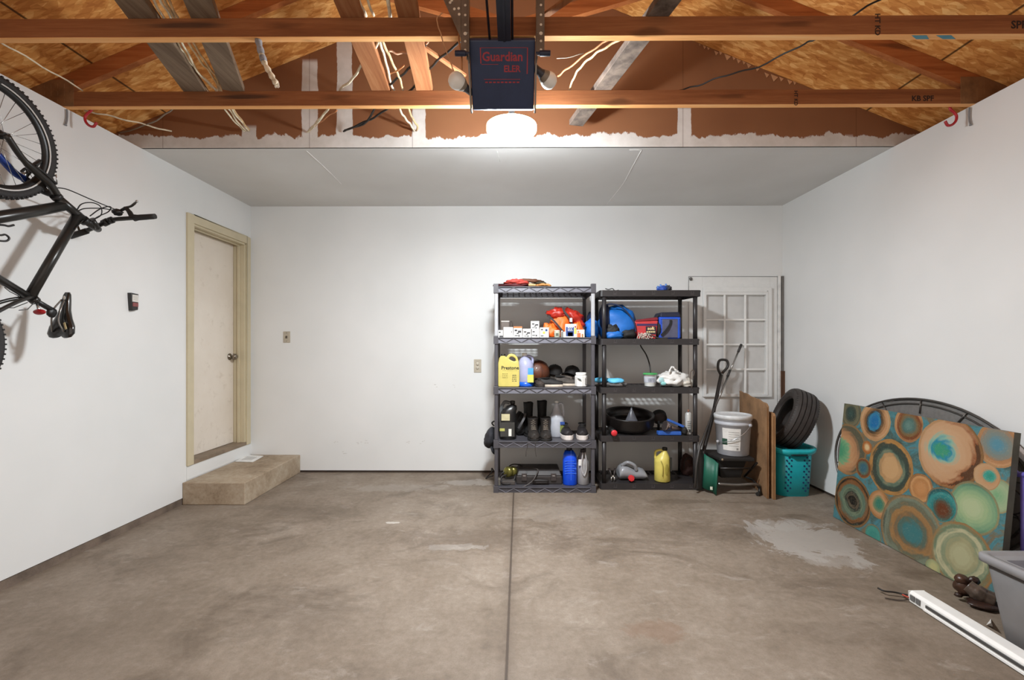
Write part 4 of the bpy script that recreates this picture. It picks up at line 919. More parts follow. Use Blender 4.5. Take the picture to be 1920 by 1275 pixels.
# ================= left rack, fourth shelf =================
x0, x1 = sx(936, 4.15), sx(968, 4.15)
t = jug('motor_oil_jug', 'black motor oil jug with grey handle at the left end of the fourth shelf', 'jug', x0, x1, 4.15, .13, Z4, rz(753, 4.15), M('#1c1b1b', .35), M('#242222', .5), neck=.78, neck_w=.24, shoulder=.70, handle=-1, grip=False)
W_ = x1-x0
t.part('handle', MB().tube(spline([(x0+W_*.62, 4.2, Z4+.33), (x0+W_*.3, 4.2, Z4+.335), (x0+W_*.12, 4.2, Z4+.28), (x0+W_*.12, 4.2, Z4+.2)], 6), .016, 10), M('#55585a', .4), label='grey handle')
label_on(t, x0+.02, x0+W_*.62, 4.149, Z4+.175, Z4+.235, M('#c9c19a', .5), lab='cream upper label'); label_on(t, x0+.01, x0+W_*.9, 4.149, Z4+.03, Z4+.16, M('#3a3936', .5), lab='dark lower label')
label_on(t, x0+.005, x0+.05, 4.1475, Z4+.08, Z4+.105, M('#b9b765', .5), name='yellow_mark'); label_on(t, x0+W_*.55, x0+W_*.72, 4.1475, Z4+.035, Z4+.10, M('#e6e4dc', .5), name='white_mark')
BRNF = M('#2c2622', .65, var=.3, bump=.35); BB = M('#161414', .7, var=.3, bump=.4, bscale=30)
footwear('tall black boot, left of the pair behind the brown hiking shoes', (sx(992, 4.42), 4.42, Z4), .1, .29, .115, M('#161414', .8), BB, name='tall_boot', group='tall black boots', hgt=.12, shaft=.30)
footwear('tall black boot, right of the pair behind the brown hiking shoes', (sx(1016, 4.42), 4.42, Z4), -.08, .29, .115, M('#161414', .8), BB, name='tall_boot', group='tall black boots', hgt=.12, shaft=.315)
footwear('dark brown hiking boot facing out, left one on the fourth shelf', (sx(1000, 4.22), 4.22, Z4), .05, .28, .118, M('#171514', .8), BRNF, name='hiking_boot', group='brown hiking boots', hgt=.11, shaft=.185, lace_m=M('#8b7f72', .7))
footwear('dark brown hiking boot facing out, right one on the fourth shelf', (sx(1023, 4.22), 4.22, Z4), -.05, .28, .118, M('#171514', .8), BRNF, name='hiking_boot', group='brown hiking boots', hgt=.11, shaft=.185, lace_m=M('#8b7f72', .7))
t = Thing('black_backpack', 'slumped black bag between the oil jug and the tall boots', 'bag', (sx(975, 4.4), 4.4, Z4))
t.part('body', MB().blob((sx(975, 4.42), 4.42, Z4+.09), (.12, .16, .25), .2, 2.2, 3, flat=Z4), BB); t.part('strap', strap([Y(972, 803, 4.3), Y(978, 793, 4.28), Y(983, 783, 4.3), Y(985, 775, 4.34)], .02), M('#5b5a5c', .6), label='grey strap')
CW = M('#b9bcc4', .18, var=.08, scale=8)
x0, x1 = sx(1030, 4.28), sx(1059, 4.28)
t = jug('clear_water_jug', 'clear plastic gallon water jug on the fourth shelf', 'jug', x0, x1, 4.26, .15, Z4, rz(752, 4.28), CW, M('#d8d8d6', .4), neck=.5, neck_w=.28, shoulder=.5, handle=1, capr=.019)
t.part('label', MB().box((x1-.045, 4.258, Z4+.12), (x1-.004, 4.27, Z4+.145)), M('#2f4f93', .4), label='blue label band'); t.part('label', MB().box((x1-.045, 4.258, Z4+.05), (x1-.004, 4.27, Z4+.11)), M('#77813f', .4), label='green label')
DK = M('#262122', .6, var=.2, bump=.2)
for px, lab in ((1061, 'black sneaker with a white sole beside the water jug'), (1092, 'black sneaker with a white sole at the right end of the fourth shelf')):
    footwear(lab, (sx(px, 4.25), 4.27, Z4), .12 if px < 1080 else -.12, .27, .112, M('#e0d6cf', .5, var=.1), DK, name='sneaker', group='black and white sneakers', hgt=.12, solez=.042)
# cap hanging behind the left post
cx_ = R1X0-.05
t = Thing('baseball_cap', 'black cap hanging on the left outer side of the rack', 'cap', (cx_, 4.33, Y(914, 853, 4.3).z), group='dark baseball caps')
t.part('crown', MB().blob((cx_+.012, 4.34, Y(914, 822, 4.3).z), (.12, .20, .19), .14, 1.5, 4, R=Matrix.Rotation(.35, 3, 'Y')), M('#26262c', .75, bump=.3)); t.part('brim', MB().blob((cx_+.03, 4.32, Y(914, 843, 4.3).z), (.035, .17, .10), .12, 1.5, 6, R=Matrix.Rotation(-.45, 3, 'Y')), M('#1d1d22', .75, bump=.3))
t = Thing('black_hook', 'small black hook clipped to the rack side above the hanging cap', 'hook', (R1X0-.02, 4.33, rz(797, 4.33)))
t.part('hook', MB().tube(spline([(R1X0+.0, 4.33, rz(789, 4.33)), (R1X0-.03, 4.33, rz(793, 4.33)), (R1X0-.01, 4.33, rz(799, 4.33))], 4), .007, 8), M('#1b1919', .5))
# ================= left rack, bottom shelf =================
x0, x1 = sx(968, 4.17), sx(1054, 4.17); zt = rz(884, 4.17)
t = Thing('tool_case', 'dark brown grey plastic tool case lying on the bottom shelf', 'case', ((x0+x1)/2, 4.3, Z5)); cm = M('#332e2d', .5, var=.1)
t.part('case_lower', MB().box((x0, 4.17, Z5), (x1, 4.44, Z5+.075)), cm, bevel=.008)
t.part('case_lid', MB().hexa([(x0+.003, 4.172, Z5+.078), (x1-.003, 4.172, Z5+.078), (x1-.003, 4.438, Z5+.078), (x0+.003, 4.438, Z5+.078), (x0+.02, 4.21, zt), (x1-.02, 4.21, zt), (x1-.02, 4.43, zt+.005), (x0+.02, 4.43, zt+.005)]), cm, bevel=.008)
for px in (983, 1038):
    xx = sx(px, 4.16); l_ = t.part('latch', MB().box((xx-.024, 4.158, Z5+.035), (xx+.024, 4.172, Z5+.10)), M('#3d3635', .45), bevel=.003)
    t.part('latch_pin', MB().box((xx-.012, 4.155, Z5+.078), (xx+.012, 4.159, Z5+.084)), M('#a29c98', .4), parent=l_, label='pale pin')
t.part('handle', MB().tube(spline([(sx(1000, 4.17), 4.17, Z5+.03), (sx(1001, 4.17), 4.145, Z5+.04), (sx(1010, 4.17), 4.14, Z5+.045), (sx(1026, 4.17), 4.145, Z5+.04), (sx(1027, 4.17), 4.17, Z5+.03)], 5), .009, 8), M('#272322', .5))
def cord(label, pts, r, m, y=None, name='power_cord', group='black cords on the bottom shelf'):
    P = spline([Y(a, b, c_) for a, b, c_ in pts], 6); return solo(name, label, 'cord', MB().tube(P, r, 7), m, group=group)
CBK = M('#211d1c', .5)
cord('black cord looping over the back of the tool case', [(944, 898, 4.28), (948, 884, 4.3), (958, 872, 4.34), (972, 871, 4.34), (985, 876, 4.36), (996, 876, 4.36), (1010, 873, 4.38), (1024, 874, 4.38), (1034, 880, 4.4), (1044, 881, 4.42)], .006, CBK)
cord('black cord draped forward over the tool case front', [(953, 880, 4.35), (965, 876, 4.34), (985, 877, 4.30), (1008, 880, 4.22), (1004, 893, 4.145), (997, 903, 4.135), (985, 911, 4.12), (972, 914.5, 4.10)], .0055, M('#4a4442', .5))
cord('black cord coil around the brass work light', [(936, 900, 4.2), (940, 889, 4.2), (950, 883, 4.22), (962, 884, 4.26), (966, 892, 4.2), (960, 905, 4.16), (946, 908, 4.14), (939, 904, 4.13), (941, 894, 4.15), (950, 890, 4.17)], .006, CBK)
cord('black cord trailing on the floor left of the rack', [(927, 884, 4.6), (922, 878, 4.55), (922, 886, 4.5), (918, 889, 4.5), (911, 897, 4.52), (909, 902, 4.52), (913, 896, 4.5), (925, 892, 4.45)], .0055, CBK, group='black cord on the floor')
t = Thing('brass_work_light', 'olive brass dome work light tangled in black cord on the bottom shelf', 'work light', (sx(955, 4.22), 4.22, Z5)); bc = Vector((sx(953, 4.2), 4.22, Z5+.10))
for dx, s_ in ((0, 1.0), (.042, .92)):
    t.part('reel', MB().lathe([(.012, -.03), (.035, -.028), (.048*s_, -.01), (.05*s_, .01), (.04*s_, .026), (.02, .034), (0, .036)], bc+Vector((dx, dx*.6, 0)), 22, axis=(-.55, -.8, .15)), M('#6f6a32', .3, .55, var=.25), label='olive brass dome')
t.part('base', MB().box((sx(941, 4.16), 4.15, Z5), (sx(966, 4.16), 4.26, Z5+.035)), M('#4b4542', .6), bevel=.005)
t = Thing('grey_adapter', 'small grey plug adapter at the left corner of the bottom shelf', 'adapter', (sx(936, 4.12), 4.14, Z5))
t.part('body', MB().box((sx(933, 4.13), 4.13, Z5), (sx(938.5, 4.13), 4.17, Z5+.06)), M('#67625a', .5), bevel=.004); t.part('prong', MB().box((sx(935, 4.13), 4.14, Z5+.06), (sx(936.2, 4.13), 4.145, Z5+.075)), M('#9a958c', .4, .8))
x0, x1 = sx(1056, 4.14), sx(1083, 4.14)
t = jug('blue_jug', 'bright blue plastic bottle on the bottom shelf', 'jug', x0, x1, 4.13, .11, Z5, rz(840, 4.14), M('#0f4fe0', .28, var=.08), M('#16171c', .5), neck=.46, neck_w=.32, shoulder=.74, grip=False)
mb = MB()
for i in range(6): mb.box((x0+.012, 4.1285, Z5+.11+i*.022), (x1-.012-(i % 2)*.02, 4.131, Z5+.1135+i*.022))
mb.box((x0+.068, 4.1285, Z5+.05), (x0+.071, 4.131, Z5+.32)); t.part('ridges', mb, M('#4f86f2', .3), label='lighter blue moulded lines')
x0, x1 = sx(1084, 4.14), sx(1106, 4.14)
t = jug('silver_oil_jug', 'silver grey motor oil bottle on the bottom shelf right of the blue bottle', 'jug', x0, x1, 4.14, .16, Z5, rz(846, 4.14), M('#a5a3a4', .3, .15, var=.06), M('#3b3434', .5), neck=.5, neck_w=.34, shoulder=.66, grip=False)
t.part('grip_rib', MB().tube(spline([((x0+x1)/2-.012, 4.137, rz(848, 4.14)), ((x0+x1)/2-.022, 4.133, Z5+.16), ((x0+x1)/2, 4.132, Z5+.09), ((x0+x1)/2+.022, 4.133, Z5+.16), ((x0+x1)/2+.012, 4.137, rz(848, 4.14))], 6), .006, 8), M('#bab8b8', .3, .15), label='raised silver grip')
t.part('sticker', MB().box((x0+.003, 4.137, Z5+.18), (x0+.03, 4.141, Z5+.235)), WH, label='white sticker')
for px, lab in ((988, 'left bootlace hanging below the fourth shelf'), (1003, 'right bootlace hanging below the fourth shelf')):
    solo('bootlace', lab, 'bootlace', MB().tube(spline([Y(px+1, 829, 4.07), Y(px+.5, 838, 4.07), Y(px-1.5 if px < 995 else px+1, 848, 4.07), Y(px-2 if px < 995 else px+2.5, 856, 4.07)], 4), .0022, 5), M('#3f3733', .8), group='hanging bootlaces')
# ================= right rack =================
Q1, Q2, Q3, Q4, Q5 = [z+.0045 for z in R2Z]
BM = M('#1766b8', .55, var=.08, bump=.25, bscale=26); NV = M('#152445', .65, bump=.2); BKS = M('#1a1919', .7, bump=.3)
t = Thing('blue_gloves', 'small crumpled blue and black glove on top of the right rack', 'glove', (sx(1245, 4.25), 4.25, Q1))
t.part('palm', MB().blob((sx(1242, 4.25), 4.25, Q1+.022), (.10, .08, .05), .4, 3.2, 3, flat=Q1), M('#2b4fa8', .6, bump=.4)); t.part('cuff', MB().blob((sx(1252, 4.25), 4.25, Q1+.025), (.06, .07, .055), .35, 3, 5, flat=Q1), M('#3a3a40', .7, bump=.4), label='dark grey cuff')
for i, (a, b) in enumerate(((1233, 536), (1238, 533), (1248, 532))): t.part('finger', MB().tube([Y(a+3, b+7, 4.25), Y(a+1, b+3, 4.25), Y(a, b, 4.25)], [.012, .011, .007], 8), M('#5d86c9', .6))
solo('thin_black_cord', 'thin black cord end lying on the left of the right rack top', 'cord', MB().tube(spline([Y(1135, 541, 4.2), Y(1141, 543, 4.2), Y(1148, 541, 4.2), Y(1153, 545, 4.2), (Y(1160, 545, 4.2).x, 4.2, Q1+.004)], 4), .004, 6), M('#1e1b1b', .6))
t = Thing('blue_backpack', 'big bright blue backpack with navy trim on the right rack second shelf', 'backpack', (sx(1160, 4.36), 4.38, Q2))
c = Vector((sx(1158, 4.38), 4.39, Q2+.125))
t.part('body', MB().blob(c, (.36, .29, .36), .16, 2.0, 12, flat=Q2, pw=.88), BM, label='bright blue body')
t.part('navy_side', MB().blob(c+Vector((-.125, .0, .06)), (.09, .28, .30), .12, 1.6, 3, pw=.8), NV, label='navy blue side panel')
t.part('pocket', MB().blob((sx(1149, 4.24), 4.245, Q2+.075), (.13, .07, .11), .25, 2.4, 5), BKS, label='black mesh pocket with light stitching')
t.part('lower_flap', MB().blob((sx(1150, 4.22), 4.235, Q2+.035), (.18, .08, .075), .22, 2, 9, flat=Q2), BM)
t.part('bottom_panel', MB().blob((sx(1178, 4.25), 4.28, Q2+.045), (.15, .12, .11), .2, 2, 4, flat=Q2), BKS, label='black bottom panel')
t.part('piping', MB().tube(spline([Y(1133, 574, 4.26), Y(1145, 570, 4.25), Y(1162, 574, 4.24), Y(1178, 588, 4.23), Y(1189, 605, 4.22), Y(1192, 622, 4.22)], 6), .007, 8), NV, label='navy piping')
t = Thing('blue_jacket', 'blue cloth bundle stuffed at the right end of the left rack second shelf', 'clothing', (sx(1110, 4.36), 4.36, Z2))
t.part('cloth', MB().blob((sx(1108, 4.36), 4.34, Z2+.075), (.13, .2, .2), .22, 2, 14, flat=Z2), M('#1d6fd0', .6, var=.1, bump=.3, bscale=24))
t.part('hood', MB().blob((sx(1111, 4.36), 4.42, Z2+.19), (.08, .12, .13), .2, 2, 6), NV, label='navy upper fold')
# red bag
t = Thing('red_insulated_bag', 'small red and dark blue printed bag on the right rack second shelf', 'bag', (sx(1212, 4.3), 4.3, Q2))
y = 4.24; pts = [(1197, 636), (1230, 636), (1234, 601), (1190, 603)]
fr = [Y(a, b, y) for a, b in pts]; fr[0].z = fr[1].z = Q2
t.part('body', MB().hexa([fr[0], fr[1], fr[1]+Vector((0, .13, 0)), fr[0]+Vector((0, .13, 0)), fr[3], fr[2], fr[2]+Vector((0, .13, .01)), fr[3]+Vector((0, .13, .01))]), M('#c23a3e', .45), bevel=.008)
t.part('lid_flap', MB().hexa([Y(1190, 603, y-.003), Y(1234, 600, y-.003), Y(1234, 600, y+.12), Y(1190, 603, y+.12), Y(1192, 600, y), Y(1233, 595, y), Y(1233, 594, y+.12), Y(1196, 599, y+.12)]), M('#7e1f2a', .45), bevel=.003, label='dark red lid')
f = lambda px, py: Y(px, py, y-.002)
t.part('band', MB().hexa([f(1194, 611), f(1232.5, 611), Y(1232.5, 611, y+.001), Y(1194, 611, y+.001), f(1194, 607), f(1232.5, 607), Y(1232.5, 607, y+.001), Y(1194, 607, y+.001)]), M('#3a2a55', .5), label='dark purple band')
t.part('panel', MB().box(Y(1211, 627, y-.003), Y(1230, 612, y+.001)), M('#2c1f2c', .5), label='dark print panel')
t.part('lettering', text_mb('soft', .042, Y(1220.5, 616, y-.004), (1, 0, 0), (0, 0, 1), bold=True), M('#f0d9a0', .5), label='cream lettering'); scribble(t, Y(1212, 0, y).x, Y(1228, 0, y).x, y-.004, Y(0, 625, y).z, Y(0, 620, y).z, M('#f0d9a0', .5), 1, 2)
CH = M('#bdbab6', .3, .7, var=.1)
t = Thing('carabiner_bunch', 'bunch of pale rope and silver carabiners before the red bag', 'carabiners', (sx(1207, 4.2), 4.2, Q2)); random.seed(8)
for i in range(9):
    px = 1198+2.6*i+random.uniform(-1, 1); py = 630+random.uniform(-3, 2); c0 = Y(px, py, 4.19+random.uniform(0, .03)); R_ = Matrix.Rotation(random.uniform(-.9, .9), 3, 'Y')
    t.part('carabiner', MB().tube([c0+R_ @ Vector((.010*math.cos(a), .003*math.sin(a*2), .024*math.sin(a))) for a in [2*PI*k/14 for k in range(14)]], .0032, 6, closed=True), CH if i % 2 else M('#d9cdbd', .6))
t.part('webbing', MB().tube(spline([Y(1212, 627, 4.2), Y(1224, 630, 4.19), Y(1236, 634, 4.19), Y(1252, 634.5, 4.19)], 5), .006, 8), M('#33302f', .6), label='dark cord')
# cooler
t = Thing('soft_cooler_bag', 'blue soft cooler bag with grey front and black strap on the right rack', 'cooler bag', (sx(1256, 4.3), 4.32, Q2)); y = 4.24
x0, x1 = sx(1236, y), sx(1277, y); zt = rz(594, y); CB = M('#1f4bb8', .5, bump=.15)
t.part('body', MB().box((x0, y, Q2), (x1, y+.2, zt)), CB, bevel=.014, bseg=3)
t.part('lid', MB().hexa([(x0+.012, y+.0, zt), (x1-.002, y+.0, zt), (x1, y+.2, zt), (x0+.0, y+.2, zt), (x0+.022, y+.02, zt+.042), (x1-.008, y+.02, zt+.046), (x1-.004, y+.18, zt+.046), (x0+.02, y+.18, zt+.042)]), M('#23263a', .6), bevel=.008, label='dark navy lid')
t.part('front_panel', MB().box((x0+.028, y-.004, Q2+.01), (x1-.03, y+.002, zt-.022)), M('#55566b', .5, var=.15), bevel=.003, label='slate grey front panel')
t.part('trim', MB().box((x0+.01, y-.006, zt-.02), (x1-.012, y+.002, zt-.012)).box((x1-.03, y-.005, Q2+.005), (x1-.024, y+.002, zt-.02)), M('#2c66e6', .5), label='bright blue trim')
t.part('side_pocket', MB().blob((x0+.002, y+.06, Q2+.09), (.05, .14, .17), .1, 2, 3), BKS, label='black mesh side pocket')
t.part('strap', strap([Y(1258, 600, y-.01), Y(1257, 608, y-.012), Y(1249, 620, y-.02), Y(1240, 629, y-.015)], .022), BKS, label='black strap')
t.part('handle', MB().tube(spline([Y(1238, 595, y+.03), Y(1233, 592, y+.03), Y(1231, 598, y+.03)], 4), .008, 8), BKS)
solo('black_hose', 'black hose arching down behind the white tub on the right rack', 'hose', MB().tube(spline([Y(1199, 640, 4.48), Y(1202, 650, 4.47), Y(1211, 664, 4.45), Y(1217, 680, 4.42), Y(1219.5, 697, 4.38), (Y(1220, 697, 4.38).x, 4.38, Q3)], 6), .0065, 8), M('#2a2726', .5))
# third shelf
t = Thing('blue_water_shoes', 'light blue and grey water shoes at the left of the right rack third shelf', 'shoes', (sx(1145, 4.25), 4.25, Q3), group=None)
LBL = M('#62bde6', .5, var=.06)
for px, yy in ((1131, 4.32), (1156, 4.22)):
    s_ = t.part('sole', MB().blob((sx(px, yy), yy, Q3+.022), (.20, .09, .05), .14, 2.2, px, flat=Q3), M('#5f5c5b', .7, var=.2, bump=.3), label='grey sole'); t.part('upper', MB().blob((sx(px-2, yy), yy-.006, Q3+.055), (.145, .09, .05), .12, 2, px+3, pw=.8), LBL, label='light blue upper')
t.part('strap', MB().tube(spline([Y(1162, 716, 4.19), Y(1168, 720, 4.18), (sx(1173, 4.18), 4.18, Q3+.008)], 4), .008, 8), BKS)
t = Thing('white_wedge', 'white pointed plastic piece standing behind the left post of the third shelf', 'plastic piece', (sx(1141, 4.45), 4.45, Q3))
t.part('panel', MB().prism([(Y(1136, 700, 4.45).x, Q3), (Y(1151, 700, 4.45).x, Q3), (Y(1143, 700, 4.45).x, rz(706, 4.45)), (Y(1138, 700, 4.45).x, rz(690, 4.45))], 4.44, 4.455), WH, bevel=.003)
x, y, r = sx(1222.5, 4.24), 4.30, .062; h = rz(702, 4.24)-Q3
t = Thing('white_tub', 'white plastic tub with a bright green lid on the third shelf', 'tub', (x, y, Q3))
t.part('body', MB().lathe([(r*.78, 0), (r*.8, .004), (r*.95, h*.94), (r*1.0, h*.95), (r*1.0, h)], (x, y, Q3), 28), M('#dfe0dc', .4))
t.part('lid', MB().lathe([(r*1.06, 0), (r*1.07, .008), (r*.95, .014), (r*.9, .011), (0, .011)], (x, y, Q3+h-.004), 28), M('#4fae63', .4), label='green lid')
t.part('label', MB().lathe([(r*.876, 0), (r*.93, h*.5)], (x, y, Q3+h*.32), 28, cap=False), M('#c9ccd6', .5), label='pale grey wrap label'); scribble(t, x-.035, x+.03, y-r*.93, Q3+h*.4, Q3+h*.7, M('#7f8494', .6), 4, 3)
t = Thing('white_plastic_bag', 'knotted white plastic shopping bag on the right rack third shelf', 'plastic bag', (sx(1262, 4.3), 4.32, Q3)); WB = M('#e4e2de', .35, var=.06, bump=.5, bscale=18)
t.part('bag', MB().blob((sx(1262, 4.3), 4.33, Q3+.055), (.29, .24, .16), .26, 2.4, 15, flat=Q3, nu=36, nv=22), WB)
t.part('bag', MB().blob((sx(1284, 4.3), 4.3, Q3+.03), (.16, .16, .10), .2, 2.4, 6, flat=Q3), M('#cfc8bb', .4, bump=.4), label='cream right side of the bag')
t.part('knot', MB().tube(spline([Y(1254, 700, 4.24), Y(1258, 690, 4.24), Y(1262, 688, 4.24), Y(1266, 693, 4.24), Y(1272, 697, 4.24)], 5), [.006+.004*math.sin(i*.7)**2 for i in range(21)], 8), WB)
t.part('print', MB().blob((sx(1246, 4.2), 4.225, Q3+.03), (.05, .02, .035), .1, 2, 4, flat=Q3+.003), M('#8fd0cf', .45), label='pale turquoise print'); t.part('print', MB().blob((sx(1243, 4.2), 4.24, Q3+.06), (.045, .02, .05), .1, 2, 6), M('#a9cfd2', .45), label='pale turquoise print')
solo('wire_hook', 'bent wire hook hanging at the right post above the third shelf', 'hook', MB().tube(spline([Y(1297, 727, 4.15), Y(1294, 712, 4.15), Y(1295, 698, 4.15), Y(1299, 694, 4.15), Y(1302, 698, 4.15), Y(1300, 706, 4.15)], 5), .0035, 6), M('#5b4c42', .5))
# fourth shelf: drain pan, funnel, light, can, torch
t = Thing('oil_drain_pan', 'round black plastic oil drain pan on the right rack fourth shelf', 'drain pan', (sx(1184, 4.38), 4.385, Q4)); PB = M('#1b1716', .32, var=.1)
R_ = Matrix.Translation((sx(1184, 4.30), 4.405, Q4+.055)) @ Matrix.Rotation(.17, 4, 'X')
r = .236
t.part('basin', MB().lathe([(r*.8, -.02), (r*.92, 0), (r*.98, .025), (r*.98, .105), (r, .115), (r*.97, .12), (r*.88, .11), (r*.84, .05), (r*.80, .02), (0, .015)], (0, 0, 0), 44).xf(R_), PB)
t.part('spout', MB().box((-.03, -r*.2, .03), (.03, r*.05, .05)).xf(R_ @ Matrix.Translation((-r*.7, 0, .03))), PB)
x, y, z = sx(1184, 4.30), 4.30, rz(790, 4.30)
solo('grey_funnel', 'grey plastic funnel standing upside down on the drain pan', 'funnel', MB().lathe([(.068, 0), (.07, .004), (.066, .012), (.058, .014), (.012, .12), (.006, .142), (.003, .143)], (x, y, z-.012), 28), M('#55565c', .3, var=.05))
t = Thing('black_work_lamp', 'round black lamp head with a grey lens beside the drain pan', 'lamp', (sx(1238, 4.36), 4.42, Q4)); c = Vector((sx(1238, 4.4), 4.43, rz(782, 4.42)))
t.part('shade', MB().lathe([(.052, .05), (.068, .03), (.07, -.02), (.066, -.03), (.062, -.02)], c, 26, axis=(.15, .85, .5), cap=False), BKS)
t.part('lens', MB().lathe([(0, -.014), (.05, -.012), (.061, -.006)], c, 26, axis=(.15, .85, .5), cap=False), M('#4a413d', .35)); t.part('stand', MB().cyl((c.x, c.y+.02, Q4), (c.x, c.y+.02, c.z-.03), .012), BKS)
t = Thing('folding_work_light', 'blue and black folding light with a silver reflector on the fourth shelf', 'work light', (sx(1262, 4.22), 4.22, Q4)); BL2 = M('#2f5fb4', .45)
t.part('lower_bar', MB().box((sx(1234, 4.2), 4.19, Q4), (sx(1277, 4.2), 4.25, Q4+.033)), BL2, bevel=.005, label='blue lower bar')
a, b = Y(1254, 788, 4.2), Y(1284, 801, 4.2)
t.part('upper_bar', MB().beam(a+Vector((0, .03, 0)), b+Vector((0, .03, 0)), .05, .022), BL2, bevel=.005, label='blue upper bar')
hc = Y(1246, 798, 4.19); ax = (Y(1272, 805, 4.22)-hc).normalized()
t.part('reflector', MB().lathe([(.046, 0), (.044, .012), (.028, .05), (.018, .07), (.015, .05), (.0, .05)], hc, 26, axis=ax), M('#b9a9a6', .12, .9, var=.1), label='silver reflector')
t.part('barrel', MB().cyl(hc+ax*.06, hc+ax*.17, .02, .017), M('#5f5350', .3, .6), label='grey barrel'); t.part('hinge', MB().blob(Y(1283, 808, 4.21), (.05, .06, .08), .15, 2, 2, flat=Q4), BKS)
x, y, r = sx(1293, 4.22), 4.25, .029; h = rz(773, 4.22)-Q4
t = Thing('spray_can', 'white spray can standing by the right post of the fourth shelf', 'spray can', (x, y, Q4))
t.part('body', MB().lathe([(r*.96, 0), (r, .004), (r, h*.9), (r*.85, h*.95), (r*.5, h)], (x, y, Q4), 24), M('#c4c4c0', .35, .2)); t.part('nozzle', MB().lathe([(.008, 0), (.009, .016), (.005, .022), (0, .023)], (x, y, Q4+h), 14), M('#8a5f4a', .5), label='brown nozzle')
scribble(t, x-.018, x+.018, y-r, Q4+.02, Q4+.13, M('#6e7170', .6), 6, 5); t.part('mark', MB().box((x-.006, y-r-.001, Q4+.02), (x+.008, y-r, Q4+.045)), M('#2b2a2a', .6))
t = Thing('black_flashlight', 'black tube with a bright red end cap sticking out over the fourth shelf edge', 'flashlight', (sx(1150, 4.15), 4.2, Q4)); a = Y(1151.5, 812, 4.12); b = Vector((sx(1143, 4.3), 4.30, Q4+.05))
a.z = max(a.z, Q4+.030)
t.part('barrel', MB().cyl(a, b, .03, .022, n=22), M('#151414', .4)); d = (a-b).normalized()
t.part('end_cap', MB().lathe([(.028, 0), (.028, .006), (.02, .012), (0, .014)], a, 22, axis=d), M('#d8323a', .4), label='bright red end cap')
# bottom shelf
t = Thing('pliers', 'pair of dark handled pliers leaning at the left of the bottom shelf', 'pliers', (sx(1148, 4.22), 4.24, Q5))
for s_, (a, b) in ((-1, ((1142, 878), (1147, 893))), (1, ((1153, 878), (1151, 893)))):
    t.part('handle', MB().tube([Y(a[0], a[1], 4.27), Y((a[0]+b[0])/2, (a[1]+b[1])/2, 4.25), Y(b[0], b[1], 4.23)], [.009, .010, .007], 8), M('#2d2523', .5))
    t.part('jaw', MB().tube([Y(b[0], b[1], 4.23), Y(146.5*0+(1146 if s_ < 0 else 1152), 898, 4.22), (Y(1147 if s_ < 0 else 1151.5, 898, 4.215).x, 4.215, Q5+.006)], [.008, .007, .003], 8), M('#b5b2ad', .25, .9))
t.part('pivot', MB().cyl(Y(1149.5, 893, 4.22), Y(1149.5, 893, 4.24), .008), M('#b5b2ad', .25, .9))
# lying grey jug: built upright then laid on its side
GJ = M('#8b8c90', .32, var=.06)
t = Thing('grey_oil_jug', 'grey motor oil jug lying on its side with a red cap', 'jug', (sx(1187, 4.28), 4.30, Q5)); cx = sx(1188, 4.25)
rings = []
for u, hh, dz in ((0, .05, .02), (.03, .09, .0), (.12, .115, 0), (.3, .118, 0), (.42, .11, 0), (.6, .10, 0), (.78, .105, 0), (.92, .095, 0), (1, .05, .015)):
    x = cx-.128+.256*u; top = hh*(1.28-.45*u if u < .5 else .98)
    rings.append([Vector((x, 4.33+.085*math.cos(a), Q5+max(0, dz+top/2+top/2*math.sin(a)))) for a in [2*PI*i/20 for i in range(20)]])
t.part('body', MB().loft(rings), GJ)
t.part('handle', MB().tube(spline([(cx-.10, 4.30, Q5+.13), (cx-.05, 4.27, Q5+.165), (cx+.01, 4.26, Q5+.14), (cx+.03, 4.27, Q5+.09)], 6), .016, 10), GJ)
c = Y(1183, 898, 4.23); c.z = max(c.z, Q5+.034)
t.part('cap', MB().lathe([(.028, .0), (.03, -.03), (.026, -.036), (0, -.037)], c, 8, axis=(.1, 1, -.12), smooth=False), M('#cf2a30', .45), label='red cap'); t.part('neck', MB().cyl(c, c+Vector((.003, .06, 0)), .022), GJ)
x0, x1 = sx(1230, 4.22), sx(1259, 4.22)
t = jug('yellow_jug', 'mustard yellow plastic jug with a black cap on the bottom shelf', 'jug', x0, x1, 4.19, .15, Q5, rz(840, 4.22), M('#d8c866', .4, var=.06), M('#1c1b19', .5), neck=.66, neck_w=.26, shoulder=.62, handle=-1, rot=-.35)
W_ = x1-x0
t.part('front_rib', MB().tube(spline([(x0+W_*.25, 4.186, Q5+.20), (x0+W_*.36, 4.182, Q5+.15), (x0+W_*.34, 4.182, Q5+.06)], 5), .004, 6), M('#a99a45', .5))
t.part('grip_recess', MB().blob((x0+W_*.62, 4.186, Q5+.12), (.030, .012, .10), .05, 1, 2), M('#9a8c3a', .5), label='darker grip recess')
t.part('lettering', MB().box((x1-.012, 4.205, Q5+.10), (x1+.006, 4.24, Q5+.22), rz=-.3), M('#24221d', .5), label='black lettering block')
t = Thing('dark_red_bundle', 'dark red brown bundle at the back right of the bottom shelf', 'bundle', (sx(1288, 4.5), 4.48, Q5))
t.part('bundle', MB().blob((sx(1287, 4.48), 4.46, Q5+.09), (.12, .14, .22), .2, 2, 4, flat=Q5), M('#3c2420', .7, bump=.3))
t.part('wire_loop', MB().tube(spline([Y(1282, 880, 4.4), Y(1284, 864, 4.4), Y(1293, 857, 4.4), Y(1300, 860, 4.4)], 5), .004, 6), CBK)

